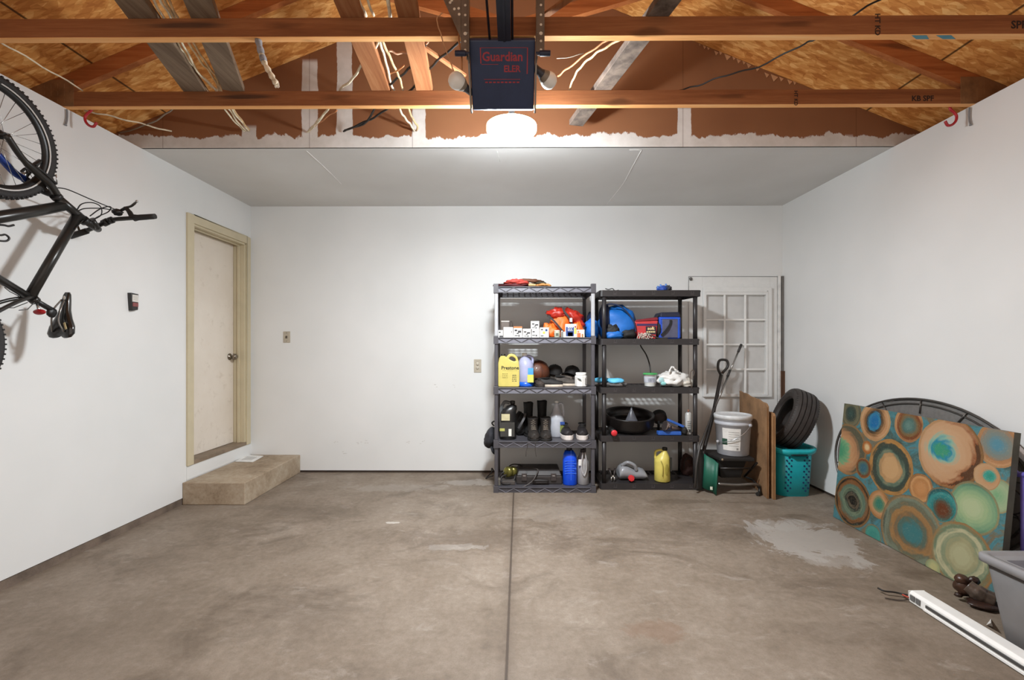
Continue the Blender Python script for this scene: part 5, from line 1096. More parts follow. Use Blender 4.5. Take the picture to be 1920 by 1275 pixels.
# ================= window behind, panel and strips =================
Wf = M('#e2e2e0', .4, var=.03); YW = YB
def wx(px): return Y(px, 650, YW).x
def wz(py): return CAMZ+(650-py)*YW/F
win = struct('window_1', MB().box((wx(1291), YW-.022, .03), (wx(1456), YW-.016, wz(518.5))) if False else MB().box((wx(1291), YW-.012, .03), (wx(1316), YW-.001, wz(518.5))).box((wx(1443), YW-.012, .03), (wx(1456), YW-.001, wz(518.5))).box((wx(1316), YW-.012, wz(541)), (wx(1443), YW-.001, wz(518.5))).box((wx(1316), YW-.012, .03), (wx(1443), YW-.001, wz(742))), Wf, 'white painted window panel with a gridded sash, right of the racks', bevel=.002)
fr_ = mkobj('window_frame', MB().box((wx(1316), YW-.045, wz(743)), (wx(1321), YW-.001, wz(540))).box((wx(1432), YW-.045, wz(743)), (wx(1443), YW-.001, wz(540))).box((wx(1321), YW-.045, wz(554)), (wx(1432), YW-.001, wz(540))).box((wx(1321), YW-.045, wz(743)), (wx(1432), YW-.001, wz(737.5)))
            .box((wx(1433), YW-.05, wz(740)), (wx(1435.5), YW-.044, wz(546))).box((wx(1318), YW-.05, wz(549)), (wx(1435), YW-.044, wz(546))), Wf, bevel=.003); fr_.parent = win
gr = MB()
for px in (1355.5, 1394): gr.box((wx(px-1.8), YW-.040, wz(738)), (wx(px+1.8), YW-.031, wz(554)))
for py in (600, 646, 692): gr.box((wx(1320), YW-.039, wz(py+1.6)), (wx(1433), YW-.032, wz(py-1.6)))
g_ = mkobj('window_grille', gr, M('#ecebe8', .4, var=.03), bevel=.002); g_.parent = win
bk = mkobj('window_blind', MB().box((wx(1320), YW-.004, wz(738)), (wx(1433), YW-.0015, wz(553))), M('#d6d5d3', .5, var=.04)); bk.parent = win; bk['label'] = 'pale board behind the glass'
pn = mkobj('window_pane', MB().box((wx(1320), YW-.0305, wz(738)), (wx(1433), YW-.0300, wz(554))), glossglass('window_glass', (.985, .985, .985, 1), .97, .05)); pn.parent = win
lt = mkobj('window_latch', MB().lathe([(.008, 0), (.016, .01), (.012, .03), (0, .034)], (wx(1294), YW-.014, wz(521)), 12, axis=(0, -.4, -1)), M('#5f5c5a', .5)); lt.parent = win
hn = mkobj('panel_edge', MB().tube([(wx(1291), YW-.014, wz(519)), (wx(1462), YW-.014, wz(519.5))], .003, 6).tube([(wx(1290.5), YW-.014, wz(519)), (wx(1290), YW-.014, wz(552))], .003, 6), M('#8d8c8a', .5)); hn.parent = win
struct('trim_8', MB().box((wx(1457), YW-.03, .03), (wx(1461), YW-.001, wz(517))), M('#e6e5e2', .4), 'white vertical edge strip by the corner')
struct('trim_9', MB().box((wx(1462.2), YW-.035, wz(698)), (wx(1466), YW-.012, wz(519))), M('#77736f', .4, .3), 'grey vertical track in the corner')
for k, (a, b, top, yy) in enumerate(((1460.5, 1466.5, 695, 4.70), (1467, 1472, 698, 4.66))):
    solo('wood_strip', ('darker brown wood strip standing in the corner, left one', 'brown wood strip standing in the corner, right one')[k], 'board', MB().box((wx(a), yy-.02, .001), (wx(b), yy, wz(top))), wood('strip_wood_%d' % k, '#3f2c20', '#5b4030', '#6e5140', 'Z'), group='wood strips in the corner')

# ================= shovel, pole, stool, bucket, boards =================
SHB = M('#2e2a28', .42, var=.1)
t = Thing('snow_shovel', 'black D handled shovel leaning on the window panel', 'shovel', (sx(1312, 4.25), 4.2, 0))
top, mid, bot = Y(1352, 703, 4.56), Y(1334, 790, 4.40), Y(1319, 848, 4.26)
t.part('shaft', MB().tube(spline([top, mid, bot, Y(1316, 890, 4.17)], 6), .0165, 12), SHB)
dh = [Y(a, b, 4.57) for a, b in ((1351, 702), (1346.5, 692), (1347, 680), (1351, 675), (1360, 675), (1364.5, 679), (1364, 688), (1354, 700))]
t.part('grip', MB().tube(spline(dh, 5), .0125, 10), SHB, label='black D grip')
t.part('blade', MB().loft([[Vector((sx(p, 4.14), 4.13+dy, z)) for p, dy in ((1303, .015), (1307, .0), (1312, -.01), (1318, .0), (1322, .015))] for z in (.02, .12, .28)]+[[Vector((sx(p, 4.15), 4.15+dy, .37)) for p, dy in ((1309, .01), (1311, .0), (1313, -.01), (1316, 0), (1318, .01))]], closed=False, caps=False), M('#1f1c1b', .5))
t.o.rotation_euler = (0, 0, 0)
t = Thing('telescopic_pole', 'silver telescopic pole with a black grip leaning right of the shovel', 'pole', (sx(1312, 4.3), 4.25, .2))
t.part('grip', MB().tube([Y(1390, 646, 4.62), Y(1384, 660, 4.59)], [.013, .012], 12), M('#33302f', .5), label='black rubber grip')
t.part('shaft', MB().tube([Y(1384, 660, 4.59), Y(1366, 703, 4.53)], .0085, 10), M('#a19d99', .25, .8)); t.part('collar', MB().tube([Y(1369, 694, 4.54), Y(1364, 706, 4.52)], .0115, 10), M('#2b2827', .5), label='dark collar')
t.part('lower_shaft', MB().tube([Y(1366, 703, 4.53), Y(1340, 765, 4.43)], .0095, 10), M('#8c8783', .25, .8)); t.part('foot', MB().tube([Y(1340, 765, 4.34), Y(1312, 838, 4.13), Y(1306, 870, 4.10), Y(1303, 915, 4.06)], [.010, .0105, .0105, .012], 10), M('#393533', .4), label='dark lower section')
t = Thing('folding_stool', 'dark green and black folding camp stool with a silver tube foot under the bucket', 'stool', (sx(1375, 4.05), 4.1, 0))
GN = M('#1d5f4c', .5, var=.08, bump=.2, bscale=12); ST = M('#8f8c89', .28, .8)
g0, g1, g2, g3 = Y(1320, 851, 4.15), Y(1348, 870, 4.02), Y(1345, 929, 4.0), Y(1316, 912, 4.13)
n_ = 6; r1 = []
for i in range(n_+1):
    u = i/n_; off = Vector((-.012*math.sin(u*PI*2.5), -.01*math.sin(u*PI*2), 0)); r1.append([g3.lerp(g2, u)+off, g0.lerp(g1, u)+off*.5, g0.lerp(g1, u)+off*.5+Vector((.012, .014, 0)), g3.lerp(g2, u)+off+Vector((.012, .014, 0))])
gp = t.part('fabric_side', MB().loft(r1), GN, label='dark green fabric side')
q = Y(1333, 915, 4.055); t.part('logo_patch', MB().box(q+Vector((-.010, -.014, -.012)), q+Vector((.010, -.006, .014)), rz=-.55), M('#cfd3c2', .6), parent=gp, label='pale logo patch')
zs = .325
t.part('seat', MB().hexa([Vector(p) for p in ((1.80, 4.03, zs-.03), (2.10, 4.02, zs-.03), (2.12, 4.34, zs-.03), (1.74, 4.38, zs-.03), (1.80, 4.03, zs), (2.10, 4.02, zs), (2.12, 4.34, zs), (1.74, 4.38, zs))]), M('#1d1a19', .6, bump=.2), bevel=.008, label='black seat')
t.part('pouch', MB().hexa([Vector(p) for p in ((1.84, 4.10, .13), (2.02, 4.10, .13), (2.02, 4.34, .13), (1.84, 4.34, .13), (1.80, 4.08, zs-.03), (2.06, 4.08, zs-.03), (2.06, 4.34, zs-.03), (1.80, 4.34, zs-.03))]), M('#131110', .7, bump=.2), bevel=.01, label='black hanging pouch')
t.part('frame_tube', MB().tube(spline([Y(1346, 907, 4.03), Y(1380, 909, 4.03), Y(1410, 907.5, 4.03), Y(1423, 910, 4.05), Y(1426, 916, 4.1)], 6), .011, 10), ST, label='silver front tube')
t.part('frame_tube', MB().tube([Y(1421, 911, 4.06), Y(1412, 900, 4.2), Y(1395, 893, 4.36)], .010, 10), M('#4b4846', .35, .6)); t.part('frame_tube', MB().tube([Y(1419, 868, 4.03), Y(1396, 893, 4.3)], .010, 10), M('#2c2928', .35, .6))
t.part('frame_tube', MB().tube([Y(1350, 878, 4.04), Y(1408, 878, 4.04)], .008, 10), M('#3b3836', .35, .6)); t.part('foot', MB().cyl((2.11, 4.0, .018), (2.15, 4.03, .018), .016), M('#1a1817', .5)); t.part('foot', MB().tube([Y(1424, 914, 4.05), (2.14, 4.02, .02)], .012, 10), M('#1a1817', .5))
for px, lab in ((1354, 'pale bolt'), (1369, 'pale bolt'), (1412, 'pale bolt')): t.part('bolt', MB().lathe([(.012 if px < 1360 else .007, 0), (.01 if px < 1360 else .006, .006), (0, .007)], (sx(px, 4.04), 4.035, zs-.016), 12, axis=(0, -1, 0)), M('#b3a68f', .3, .7), label=lab)
# bucket
bx, by = sx(1374, 4.2), 4.20; hB = .365; z0 = zs+.001; BK = M('#b3b5bb', .42, var=.06)
t = Thing('plastic_bucket', 'grey five gallon bucket with lid and white label standing on the stool', 'bucket', (bx, by, z0))
t.part('body', MB().lathe([(.128, 0), (.132, .004), (.150, hB*.74), (.156, hB*.745), (.156, hB*.80), (.151, hB*.805), (.151, hB*.85), (.157, hB*.855), (.157, hB*.9)], (bx, by, z0), 40), BK)
t.part('lid', MB().lathe([(.161, -.018), (.162, .010), (.158, .020), (.150, .022), (.145, .012), (.10, .010), (0, .010)], (bx, by, z0+hB*.93), 40), M('#d4d5d6', .4), label='lighter grey lid')
def arc_patch(cx, cy, r, a0, a1, z0_, z1_, n=10, th=.001):
    rg = [[Vector((cx+rr*math.cos(a), cy+rr*math.sin(a), z)) for a in [a0+(a1-a0)*i/n for i in range(n+1)]] for rr, z in ((r, z0_), (r, z1_))]
    return MB().loft(rg, closed=False, caps=False)
def rb(f): return .132+(.150-.132)*f/.74+.0012
lb_ = t.part('label', MB().loft([[Vector((bx+rb(f)*math.cos(a), by+rb(f)*math.sin(a), z0+hB*f)) for a in [-2.62+1.05*i/10 for i in range(11)]] for f in (.14, .68)], closed=False, caps=False), M('#dedcd8', .5), label='white label')
t.part('label_mark', MB().loft([[Vector((bx+(rb(f)+.001)*math.cos(a), by+(rb(f)+.001)*math.sin(a), z0+hB*f)) for a in [-2.66+.33*i/6 for i in range(7)]] for f in (.27, .42)], closed=False, caps=False), M('#2f5243', .5), parent=lb_, label='dark green mark')
mb = MB()
for i in range(7):
    f = .25+.055*i; mb.loft([[Vector((bx+(rb(g)+.0006)*math.cos(a), by+(rb(g)+.0006)*math.sin(a), z0+hB*g)) for a in [-2.25+.6*j/6 for j in range(7)]] for g in (f, f+.012)], closed=False, caps=False)
mb.loft([[Vector((bx+(rb(g)+.0006)*math.cos(a), by+(rb(g)+.0006)*math.sin(a), z0+hB*g)) for a in [-1.8+.12*j/3 for j in range(4)]] for g in (.16, .21)], closed=False, caps=False)
t.part('label_print', mb, M('#9a9893', .6), parent=lb_)
hp = [Vector((bx+.158*math.cos(a), by+.158*math.sin(a)-.012*math.sin((a+2.9)/2.3*PI), z0+hB*(.76-.44*math.sin(min(1, max(0, (-.95-a)/1.9))*PI/2)))) for a in [-.95-1.95*i/14 for i in range(15)]]
t.part('bail_handle', MB().tube(hp, .0032, 6), M('#c3c4c6', .25, .8), label='wire bail handle')
t.part('bail_ear', MB().blob(hp[0], (.03, .02, .03), 0, 1, 1), BK); t.part('bail_ear', MB().blob(hp[-1], (.026, .02, .026), 0, 1, 1), BK)
# plywood
PLY = M('#94704e', .85, var=.22, scale=7, bump=.4, bscale=25); PLE = wood('plywood_edge', '#5a3c25', '#7a5535', '#94704a', 'Z')
def sheet(label, pa, pb, h0, h1, th, m, chip):
    """standing sheet from plan point pa (near) to pb (far), ragged along its top"""
    pa, pb = Vector(pa), Vector(pb); d = (pb-pa); nrm = Vector((d.y, -d.x, 0)).normalized()*th; rnd = random.Random(chip); n = 22; lo = []; hi = []
    for i in range(n+1):
        u = i/n; p = pa.lerp(pb, u); lo.append(p); hi.append(p+Vector((0, 0, h0+(h1-h0)*u+rnd.uniform(-.006, .004)-(.02 if i == 0 else 0))))
    rg = [[a, b, b+nrm, a+nrm] for a, b in zip(lo, hi)]
    t = Thing('plywood_sheet', label, 'board', (pa+pb)/2, group='plywood offcuts'); t.part('panel', MB().loft(rg, smooth=False), m)
    t.part('split_edge', MB().hexa([pa+Vector((0, -.003, .0)), pa+nrm*.35+Vector((0, -.003, 0)), pa+nrm*.35, pa, pa+Vector((0, -.003, h0-.03)), pa+nrm*.35+Vector((0, -.003, h0-.03)), pa+nrm*.35+Vector((0, 0, h0-.03)), pa+Vector((0, 0, h0-.03))]), PLE, label='dark delaminated edge'); return t
sheet('wide brown plywood sheet standing behind the bucket', Y(1441, 935, 3.93)*1.0 if False else (2.155, 3.93, 0.002), (2.275, 4.655, .002), .81, .85, .016, PLY, 4)
sheet('narrower plywood sheet standing between the wide sheet and the teal basket', (2.195, 3.905, 0.002), (2.262, 4.40, .002), .735, .72, .018, M('#a67c54', .85, var=.2, scale=9, bump=.4, bscale=25), 9)
# basket
TL = M('#1fa3ad', .38, var=.05); t = Thing('laundry_basket', 'teal plastic laundry basket holding up the car tire', 'basket', (2.442, 4.12, 0))
cx, cy = 2.442, 4.12; hx0, hy0, hx1, hy1 = .142, .13, .160, .165; hb = .415
def rr_(f, k=0): return rrect(cx, cy, hx0+(hx1-hx0)*f+k, hy0+(hy1-hy0)*f+k, .002+hb*f, .3, 5)
outer = [rr_(0), rr_(.02), rr_(1), rr_(1, -.006), rr_(.03, -.006)]
t.part('body', MB().loft(outer, caps=False).add(rr_(.02), [tuple(range(24))]), TL)
def lipring(dz, k, wob=.012):
    pts = rrect(cx, cy, hx1+k, hy1+k, hb+dz, .3, 8); return [p+Vector((0, 0, wob*math.cos(2*math.atan2(p.y-cy, p.x-cx)))) for p in pts]
t.part('rim', MB().loft([lipring(-.045, .004), lipring(-.028, .022), lipring(-.004, .028), lipring(.006, .02), lipring(.004, .0), lipring(-.03, -.003)], caps=False), M('#25b4bd', .35), label='lighter teal wavy rim')
t.part('handle_slot', MB().box((cx-.075, cy-hy1-.026, hb-.052), (cx+.065, cy-hy1-.001, hb-.034)), M('#0d2c30', .7), bevel=.008, label='dark handle slot')
for cxo in (-.078, .075):
    mb = MB()
    for r_ in range(13):
        for k in ((-1, 1) if r_ % 2 else (0,)):
            zz = hb*.83-r_*.0245; f = zz/hb; yy = cy-(hy0+(hy1-hy0)*f)-.0006
            mb.lathe([(.0085, 0), (.0085, .0008)], (cx+cxo+k*.021, yy, zz), 8, axis=(0, -1, 0), smooth=False)
    t.part('hole_pattern', mb, M('#0c3560', .8), label='dark diamond hole pattern')
t.part('strap', MB().tube(spline([(2.50, 4.26, .44), (2.54, 4.24, .47), (2.58, 4.2, .45), (2.60, 4.16, .43)], 5), .014, 8), M('#14383e', .6), label='dark folded cloth strap')
# tyre
RB = N('tyre_rubber'); v = RB.coord('Object'); RB.col(RB.ramp(RB.noise(18, 5, .6, v)[0], [(.3, '#2b2624'), (.7, '#3b3532')])); RB.b.inputs['Roughness'].default_value = .62; RB.bump(RB.noise(120, 3, .6, v)[0], .15, .002)
tc = Vector((2.50, 4.14, .655)); ax = Vector((-.88, .22, .38)).normalized()
t = Thing('car_tire', 'used car tire propped on the teal basket against the right wall', 'tire', (tc.x, tc.y, tc.z-.27))
W2 = .095; R0 = .268
prof = [(.165, -W2*.75), (.18, -W2*.92), (.215, -W2*1.05), (.245, -W2*.98), (.258, -W2*.85)]
for gx in (-.056, -.019, .019, .056):
    prof += [(.268-.06*gx*gx*10, gx-.0045), (.256, gx-.004), (.256, gx+.004), (.268-.06*gx*gx*10, gx+.0045)]
prof += [(.258, W2*.85), (.245, W2*.98), (.215, W2*1.05), (.18, W2*.92), (.165, W2*.75), (.172, W2*.6), (.23, W2*.5), (.238, 0), (.23, -W2*.5), (.172, -W2*.6), (.165, -W2*.75)]
t.part('carcass', MB().lathe(prof, tc, 96, axis=ax, cap=False, smooth=False), RB.m)
mb = MB(); a_ = ax.cross(Vector((0, 0, 1))).normalized(); b_ = ax.cross(a_)
for i in range(64):
    th = 2*PI*i/64; rd = a_*math.cos(th)+b_*math.sin(th)
    for s_ in (-1, 1): mb.beam(tc+rd*.2625+ax*(s_*W2*.62), tc+rd*.247+ax*(s_*W2*.99), .0035, .004, up=rd)
t.part('shoulder_tread', mb, M('#1d1917', .8), label='dark shoulder tread bars')
# ================= right wall: canvas, oval table top, fixture, tote =================
def canvas():
    p00 = Vector((2.43, 3.515, .004)); p10 = Vector((2.43, 2.325, .004)); top = Vector((2.516, 3.515, .868))
    U = (p10-p00).normalized(); V = (top-p00).normalized(); Nn = U.cross(V).normalized(); L_, H_ = (p10-p00).length, (top-p00).length
    if Nn.x > 0: Nn = -Nn
    def uv(px, py):
        r = ray(px, py); t_ = (p00-O).dot(Nn)/r.dot(Nn); q = O+r*t_-p00; return q.dot(U), q.dot(V), (O+r*t_)
    n = N('abstract_circles_painting'); v = n.coord('Object')
    # canvas local frame: x along the canvas, y up it
    n1 = n.noise(7, 6, .65, v, .6); warp = n.mix(.012, v, n1[1], 'LINEAR_LIGHT')
    sep = n.n('ShaderNodeSeparateXYZ'); n.L.new(warp, sep.inputs[0]); x, y = sep.outputs[0], sep.outputs[1]
    bgf = n.noise(5, 7, .7, v, 1.2)[0]
    c = n.ramp(bgf, [(.30, '#3f4a42'), (.42, '#4f6e6c'), (.5, '#4c8a94'), (.58, '#77705c'), (.7, '#8a6a48')])
    stroke = n.noise(2.6, 2, .5, v, 1.6)[0]
    def circ(u, v_, rpx, stops, c, off=(0, 0), sq=1.0):
        px, py = 1530+.4353*u, 720+.4353*v_; cu, cv, P = uv(px, py); r = rpx*.4353*P.y/F
        def dist(ox, oy, k):
            dx = n.math('MULTIPLY', n.math('SUBTRACT', x, cu+ox), k); dy = n.math('SUBTRACT', y, cv+oy)
            return n.math('DIVIDE', n.math('SQRT', n.math('ADD', n.math('MULTIPLY', dx, dx), n.math('MULTIPLY', dy, dy))), r)
        d = dist(0, 0, 1.02*sq); di = dist(off[0]*r, off[1]*r, 1.0) if off != (0, 0) else d
        f = n.math('ADD', n.math('ADD', n.math('MULTIPLY', di if off != (0, 0) else d, .8), n.math('MULTIPLY', d, .2)), n.math('MULTIPLY', n.math('SUBTRACT', stroke, .5), .8))
        f = n.math('ADD', f, n.math('MULTIPLY', n.math('SINE', n.math('ADD', n.math('MULTIPLY', d, 44), n.math('MULTIPLY', bgf, 16))), .035))
        col = n.ramp(f, stops); m = n.ramp(d, [(.985, 1.0), (1.0, 0.0)], 'LINEAR')
        c = n.mix(m, c, col)
        # raised rim line
        ring = n.ramp(n.math('ABSOLUTE', n.math('SUBTRACT', d, .95)), [(.02, .55), (.055, 0.0)])
        return n.mix(ring, c, S('#a87c4c'))
    TN, GD, RS, DKT, TE, BL_, GR, CRM_ = '#c9966a', '#c08a4c', '#7a3f20', '#36433c', '#3f8a86', '#2380a8', '#7fae80', '#c4c79c'
    c = circ(780, 480, 75, [(.0, GR), (.6, '#a8b890'), (1, '#8a9a78')], c)
    c = circ(150, 128, 62, [(.1, '#3c564f'), (.5, DKT), (.75, '#7a7358'), (1, '#4b5346')], c)
    c = circ(253, 160, 84, [(.18, '#1c6fa6'), (.34, '#3a86a6'), (.46, '#3c352c'), (.62, '#8a6440'), (.8, TN), (1, '#d0a87c')], c)
    c = circ(398, 176, 74, [(.1, '#6a8a80'), (.4, '#4f6f68'), (.62, '#84663f'), (.8, RS), (1, TN)], c)
    c = circ(135, 280, 108, [(.2, '#4f9a72'), (.42, GR), (.55, TN), (.8, '#b5835c'), (1, '#5d5a48')], c, off=(-.45, -.2))
    c = circ(785, 262, 96, [(.12, '#5a8fa0'), (.4, '#7c8a86'), (.66, '#8c8678'), (.8, '#b07c52'), (1, TN)], c)
    c = circ(570, 298, 150, [(.12, '#3f9a78'), (.24, '#2a8aa6'), (.36, '#8fb8a4'), (.5, '#d0a680'), (.84, '#c99a72'), (1.0, '#8a4a24'), (1.2, '#5c3a22')], c, off=(-.3, .05))
    c = circ(318, 358, 119, [(.25, '#d0a474'), (.42, '#b58c60'), (.5, '#6f7f6a'), (.64, '#3a4a42'), (.82, '#4a4a3c'), (.9, GD), (1, '#a87838')], c)
    c = circ(735, 398, 58, [(.1, '#33907c'), (.4, '#3fa392'), (.6, TN), (1, '#c8a078')], c, off=(.25, .1))
    c = circ(675, 535, 112, [(.2, '#b9c498'), (.45, '#a3b98a'), (.62, '#8fae84'), (.85, '#6f9a78'), (1, '#5c7c66')], c)
    c = circ(155, 506, 108, [(.12, '#1f1b18'), (.2, '#6b5e4c'), (.3, '#2c3430'), (.45, '#7c8a70'), (.6, '#5c7464'), (.74, '#8a5a34'), (.9, '#2c2a24'), (1, '#3a4038')], c)
    c = circ(272, 520, 60, [(.2, '#3f7f6a'), (.45, '#7a8a64'), (.62, TN), (.9, '#b07a4a'), (1, '#8a6a44')], c)
    c = circ(450, 447, 60, [(.3, '#c98e5a'), (.6, '#b9804e'), (.8, '#d09a66'), (1, '#7a4a28')], c)
    c = circ(540, 522, 75, [(.25, '#6b3a20'), (.45, '#5a5444'), (.6, '#2f7a78'), (.85, '#3f9490'), (1, '#2c5f60')], c, off=(.1, -.25))
    c = circ(405, 642, 160, [(.22, '#3f7a7c'), (.38, '#5a6a5c'), (.48, '#8a6a48'), (.6, '#a87c4c'), (.72, '#6c6c58'), (.88, '#7f8874'), (1, '#4f5448')], c)
    c = circ(625, 742, 142, [(.2, '#b9b48c'), (.4, '#a8a078'), (.55, '#8a9474'), (.7, '#c9bf98'), (.85, '#6f8468'), (1, '#9a6a3a')], c)
    c = circ(245, 652, 48, [(.3, '#3f8f84'), (.7, '#4a9a8c'), (1, '#5c6a58')], c)
    c = circ(220, 272, 28, [(.25, '#e0c090'), (.6, '#b9703a'), (1, '#8a5a30')], c)
    c = circ(205, 362, 43, [(.3, '#3f6a78'), (.55, '#5c7060'), (.75, RS), (1, '#8a6438')], c)
    c = circ(505, 790, 34, [(.4, '#c4bc84'), (1, '#8fa078')], c)
    brush = n.noise(60, 4, .7, v, 2)[0]; c = n.mix(n.ramp(brush, [(.55, 0.0), (.75, .3)]), c, S('#cfc7a8'))
    n.col(n.mix(1.0, c, (.72, .74, .74, 1), 'MULTIPLY')); n.b.inputs['Roughness'].default_value = .38; n.bump(n.math('ADD', n.math('MULTIPLY', stroke, .6), n.math('MULTIPLY', brush, .4)), .35, .004)
    t = Thing('canvas_painting', 'large abstract canvas of teal and copper circles leaning on the right wall', 'painting', p00)
    Mx = Matrix((U, V, -Nn)).transposed().to_4x4(); Mx.translation = p00     # local: x along, y up, z towards the wall
    me = MB().add([(0, 0, 0), (L_, 0, 0), (L_, H_, 0), (0, H_, 0)], [(0, 1, 2, 3)])
    def put(name, mb, mat, lab=None, bevel=0):
        o = mkobj(name, mb, mat, bevel=bevel); o.parent = t.o; o.matrix_local = Matrix.Translation(-t.base) @ Mx
        if lab: o['label'] = lab
        return o
    put('painted_face', MB().box((0, 0, 0), (L_, H_, .002)), n.m)
    put('wrapped_edge', MB().box((.0005, .0005, .002), (L_-.0005, .02, .036)).box((.0005, H_-.02, .002), (L_-.0005, H_-.0005, .036)).box((.0005, .02, .002), (.02, H_-.02, .036)).box((L_-.02, .02, .002), (L_-.0005, H_-.02, .036)), M('#5a5a50', .6, var=.3, scale=5), 'dark painted wrapped edges')
    put('back_cloth', MB().box((.02, .02, .012), (L_-.02, H_-.02, .014)), M('#b8b0a0', .8), 'plain canvas back')
canvas()
# oval metal table top standing on edge behind the canvas
t = Thing('oval_table_top', 'oval dark metal table top with scrollwork standing behind the canvas', 'table top', (2.63, 3.06, 0)); IR = M('#5b5753', .35, .6, var=.1); IRD = M('#2e2725', .5)
def ov(k, th, dx=0): zz = .478+.470*k*math.sin(th); return Vector((2.575+.14*zz/.95+dx+.0, 3.055+.735*k*math.cos(th), zz))
t.part('rim', MB().tube([ov(1, 2*PI*i/72) for i in range(72)], .0085, 8, closed=True), IR, label='outer rim tube'); t.part('rim', MB().tube([ov(.93, 2*PI*i/72, .004) for i in range(72)], .006, 8, closed=True), IR, label='inner rim tube')
for i in range(14):
    th = PI*.06+2*PI*i/14; t.part('spacer', MB().tube([ov(1, th), ov(.80, th)], .0045, 6), IR)
rg = [[ov(.985, 2*PI*i/60, dx) for i in range(60)] for dx in (.008, .010)]
t.part('mesh_panel', MB().loft(rg), M('#7d7a77', .55, .3, var=.1, scale=40), label='grey sheet panel')
def yz(px, py): return X(px, py, 2.592)
for L in ([(1897, 851), (1902, 862), (1901, 884), (1897, 903), (1893, 909)], [(1892, 915), (1905, 920), (1914, 928)], [(1887, 939), (1894, 937), (1900, 940), (1902, 945)],
          [(1887, 953), (1892, 962), (1901, 964), (1912, 962), (1918, 957)], [(1886, 963), (1897, 964), (1907, 968), (1914, 980), (1914, 995)], [(1883, 983), (1889, 985), (1894, 984)], [(1880, 1004), (1890, 1008), (1902, 1006), (1911, 998)]):
    t.part('scroll', MB().tube(spline([yz(a, b) for a, b in L], 5), .0042, 6), IRD, label='dark wrought iron scroll')
# things past the canvas at the right edge of the view
t = Thing('white_framed_stand', 'white and grey framed item leaning on the right wall past the canvas', 'stand', (2.66, 2.22, 0))
t.part('panel', MB().hexa([(2.70, 2.36, .0), (2.70, 2.12, .0), (2.735, 2.12, .0), (2.735, 2.36, .0), (2.70, 2.36, .86), (2.70, 2.12, .86), (2.735, 2.12, .86), (2.735, 2.36, .86)]), M('#6f6e6c', .5), bevel=.003, label='dark grey back panel')
t.part('rail', MB().beam(X(1903, 838, 2.64), X(1950, 884, 2.64), .03, .03), M('#dfe1e6', .35), bevel=.004, label='white sloping rail')
t = Thing('purple_stand', 'purple plastic frame at the right edge behind the grey tote', 'stand', (2.55, 2.17, 0)); PU = M('#6a62b8', .4)
t.part('crossbar', MB().tube(spline([X(1902, 884, 2.56), X(1908, 889, 2.56), X(1920, 890, 2.56), X(1950, 891, 2.56)], 4), .014, 10), PU)
pt = X(1918, 892, 2.56); t.part('upright', MB().tube([pt, (pt.x, pt.y, .012)], .010, 10), PU); pt2 = X(1952, 892, 2.56); t.part('upright', MB().tube([pt2, (pt2.x, pt2.y, .012)], .010, 10), PU)
t.part('crossbar', MB().tube([(pt.x, pt.y, .18), (pt2.x, pt2.y, .18)], .008, 8), PU)
# white light fixture on the floor
def fixture():
    t = Thing('strip_light_fixture', 'long white strip light fixture lying on the floor at the lower right', 'light fixture', (2.055, 1.75, 0))
    y1, y0 = 2.352, 1.15; FW = M('#ecebe8', .4, var=.03)
    A_ = [(2.010, 0.003), (2.095, .003), (2.098, .045), (2.085, .058), (2.024, .058), (2.012, .046)]
    dx = lambda y: (y-y1)*.06
    rg = [[Vector((x+dx(y)*0-.0+(0), y, z)) for x, z in A_] for y in (y1, y0)]
    t.part('body', MB().loft(rg, smooth=False), FW, bevel=.003)
    t.part('diffuser_groove', MB().box((2.0055, y0, .024), (2.0125, y1-.10, .037)), M('#4b4a49', .4), label='dark side groove'); t.part('side_lip', MB().box((2.004, y0, .006), (2.011, y1-.09, .014)), FW)
    for k in range(2): t.part('end_vent', MB().box((2.006, y1-.012-.032*k, .016), (2.0115, y1-.036-.032*k, .042)), M('#6b6a69', .5), label='grey printed end slot')
    t.part('end_cap', MB().box((2.012, y1, .005), (2.094, y1+.006, .055)), M('#dddbd7', .4), bevel=.002)
    t.part('wire', MB().tube(spline([(2.02, y1, .03)]+[Z(a, b, .02) for a, b in ((1690, 1113), (1675, 1110), (1658, 1108), (1646, 1102.5))], 6), .0045, 7), M('#1a1614', .5), label='thick black wire')
    t.part('wire', MB().tube(spline([(2.013, y1, .02), Z(1694, 1116, .02), Z(1692, 1114, .012)], 5), .004, 7), M('#b8442f', .5), label='red wire')
    t.part('wire', MB().tube(spline([(2.01, y1-.002, .012)]+[Z(a, b, .006) for a, b in ((1690, 1125.5), (1675, 1124), (1659, 1121))], 6), .0028, 7), M('#3a302b', .5), label='thin brown wire')
fixture()
# grey tote with lid
t = Thing('storage_tote', 'grey plastic storage tote with a lid at the lower right corner', 'storage tote', (2.38, 1.72, 0)); TG = M('#6d6a69', .45, var=.06)
x0, x1, y1, y0, zt = 2.090, 2.54, 2.095, 1.35, .375
def tr(k, z): return rrect((x0+x1)/2, (y0+y1)/2, (x1-x0)/2+k, (y1-y0)/2+k, z, .09, 6)
t.part('body', MB().loft([tr(-.062, .0), tr(-.060, .006), tr(-.016, zt-.03), tr(-.02, zt-.03), tr(-.06, .012)]), TG)
t.part('lid', MB().loft([tr(-.010, zt-.034), tr(.004, zt-.034), tr(.004, zt-.006), tr(-.002, zt), tr(-.022, zt), tr(-.028, zt-.012), tr(-.032, zt-.012)]), M('#8d8c8e', .4, var=.04), label='lighter grey lid')
for k in range(2):
    t.part('lid_recess', MB().box((x0+.065+.17*k, y1-.155, zt-.0125), (x0+.22+.17*k, y1-.075, zt-.0105)), M('#646267', .5), label='darker lid recess')
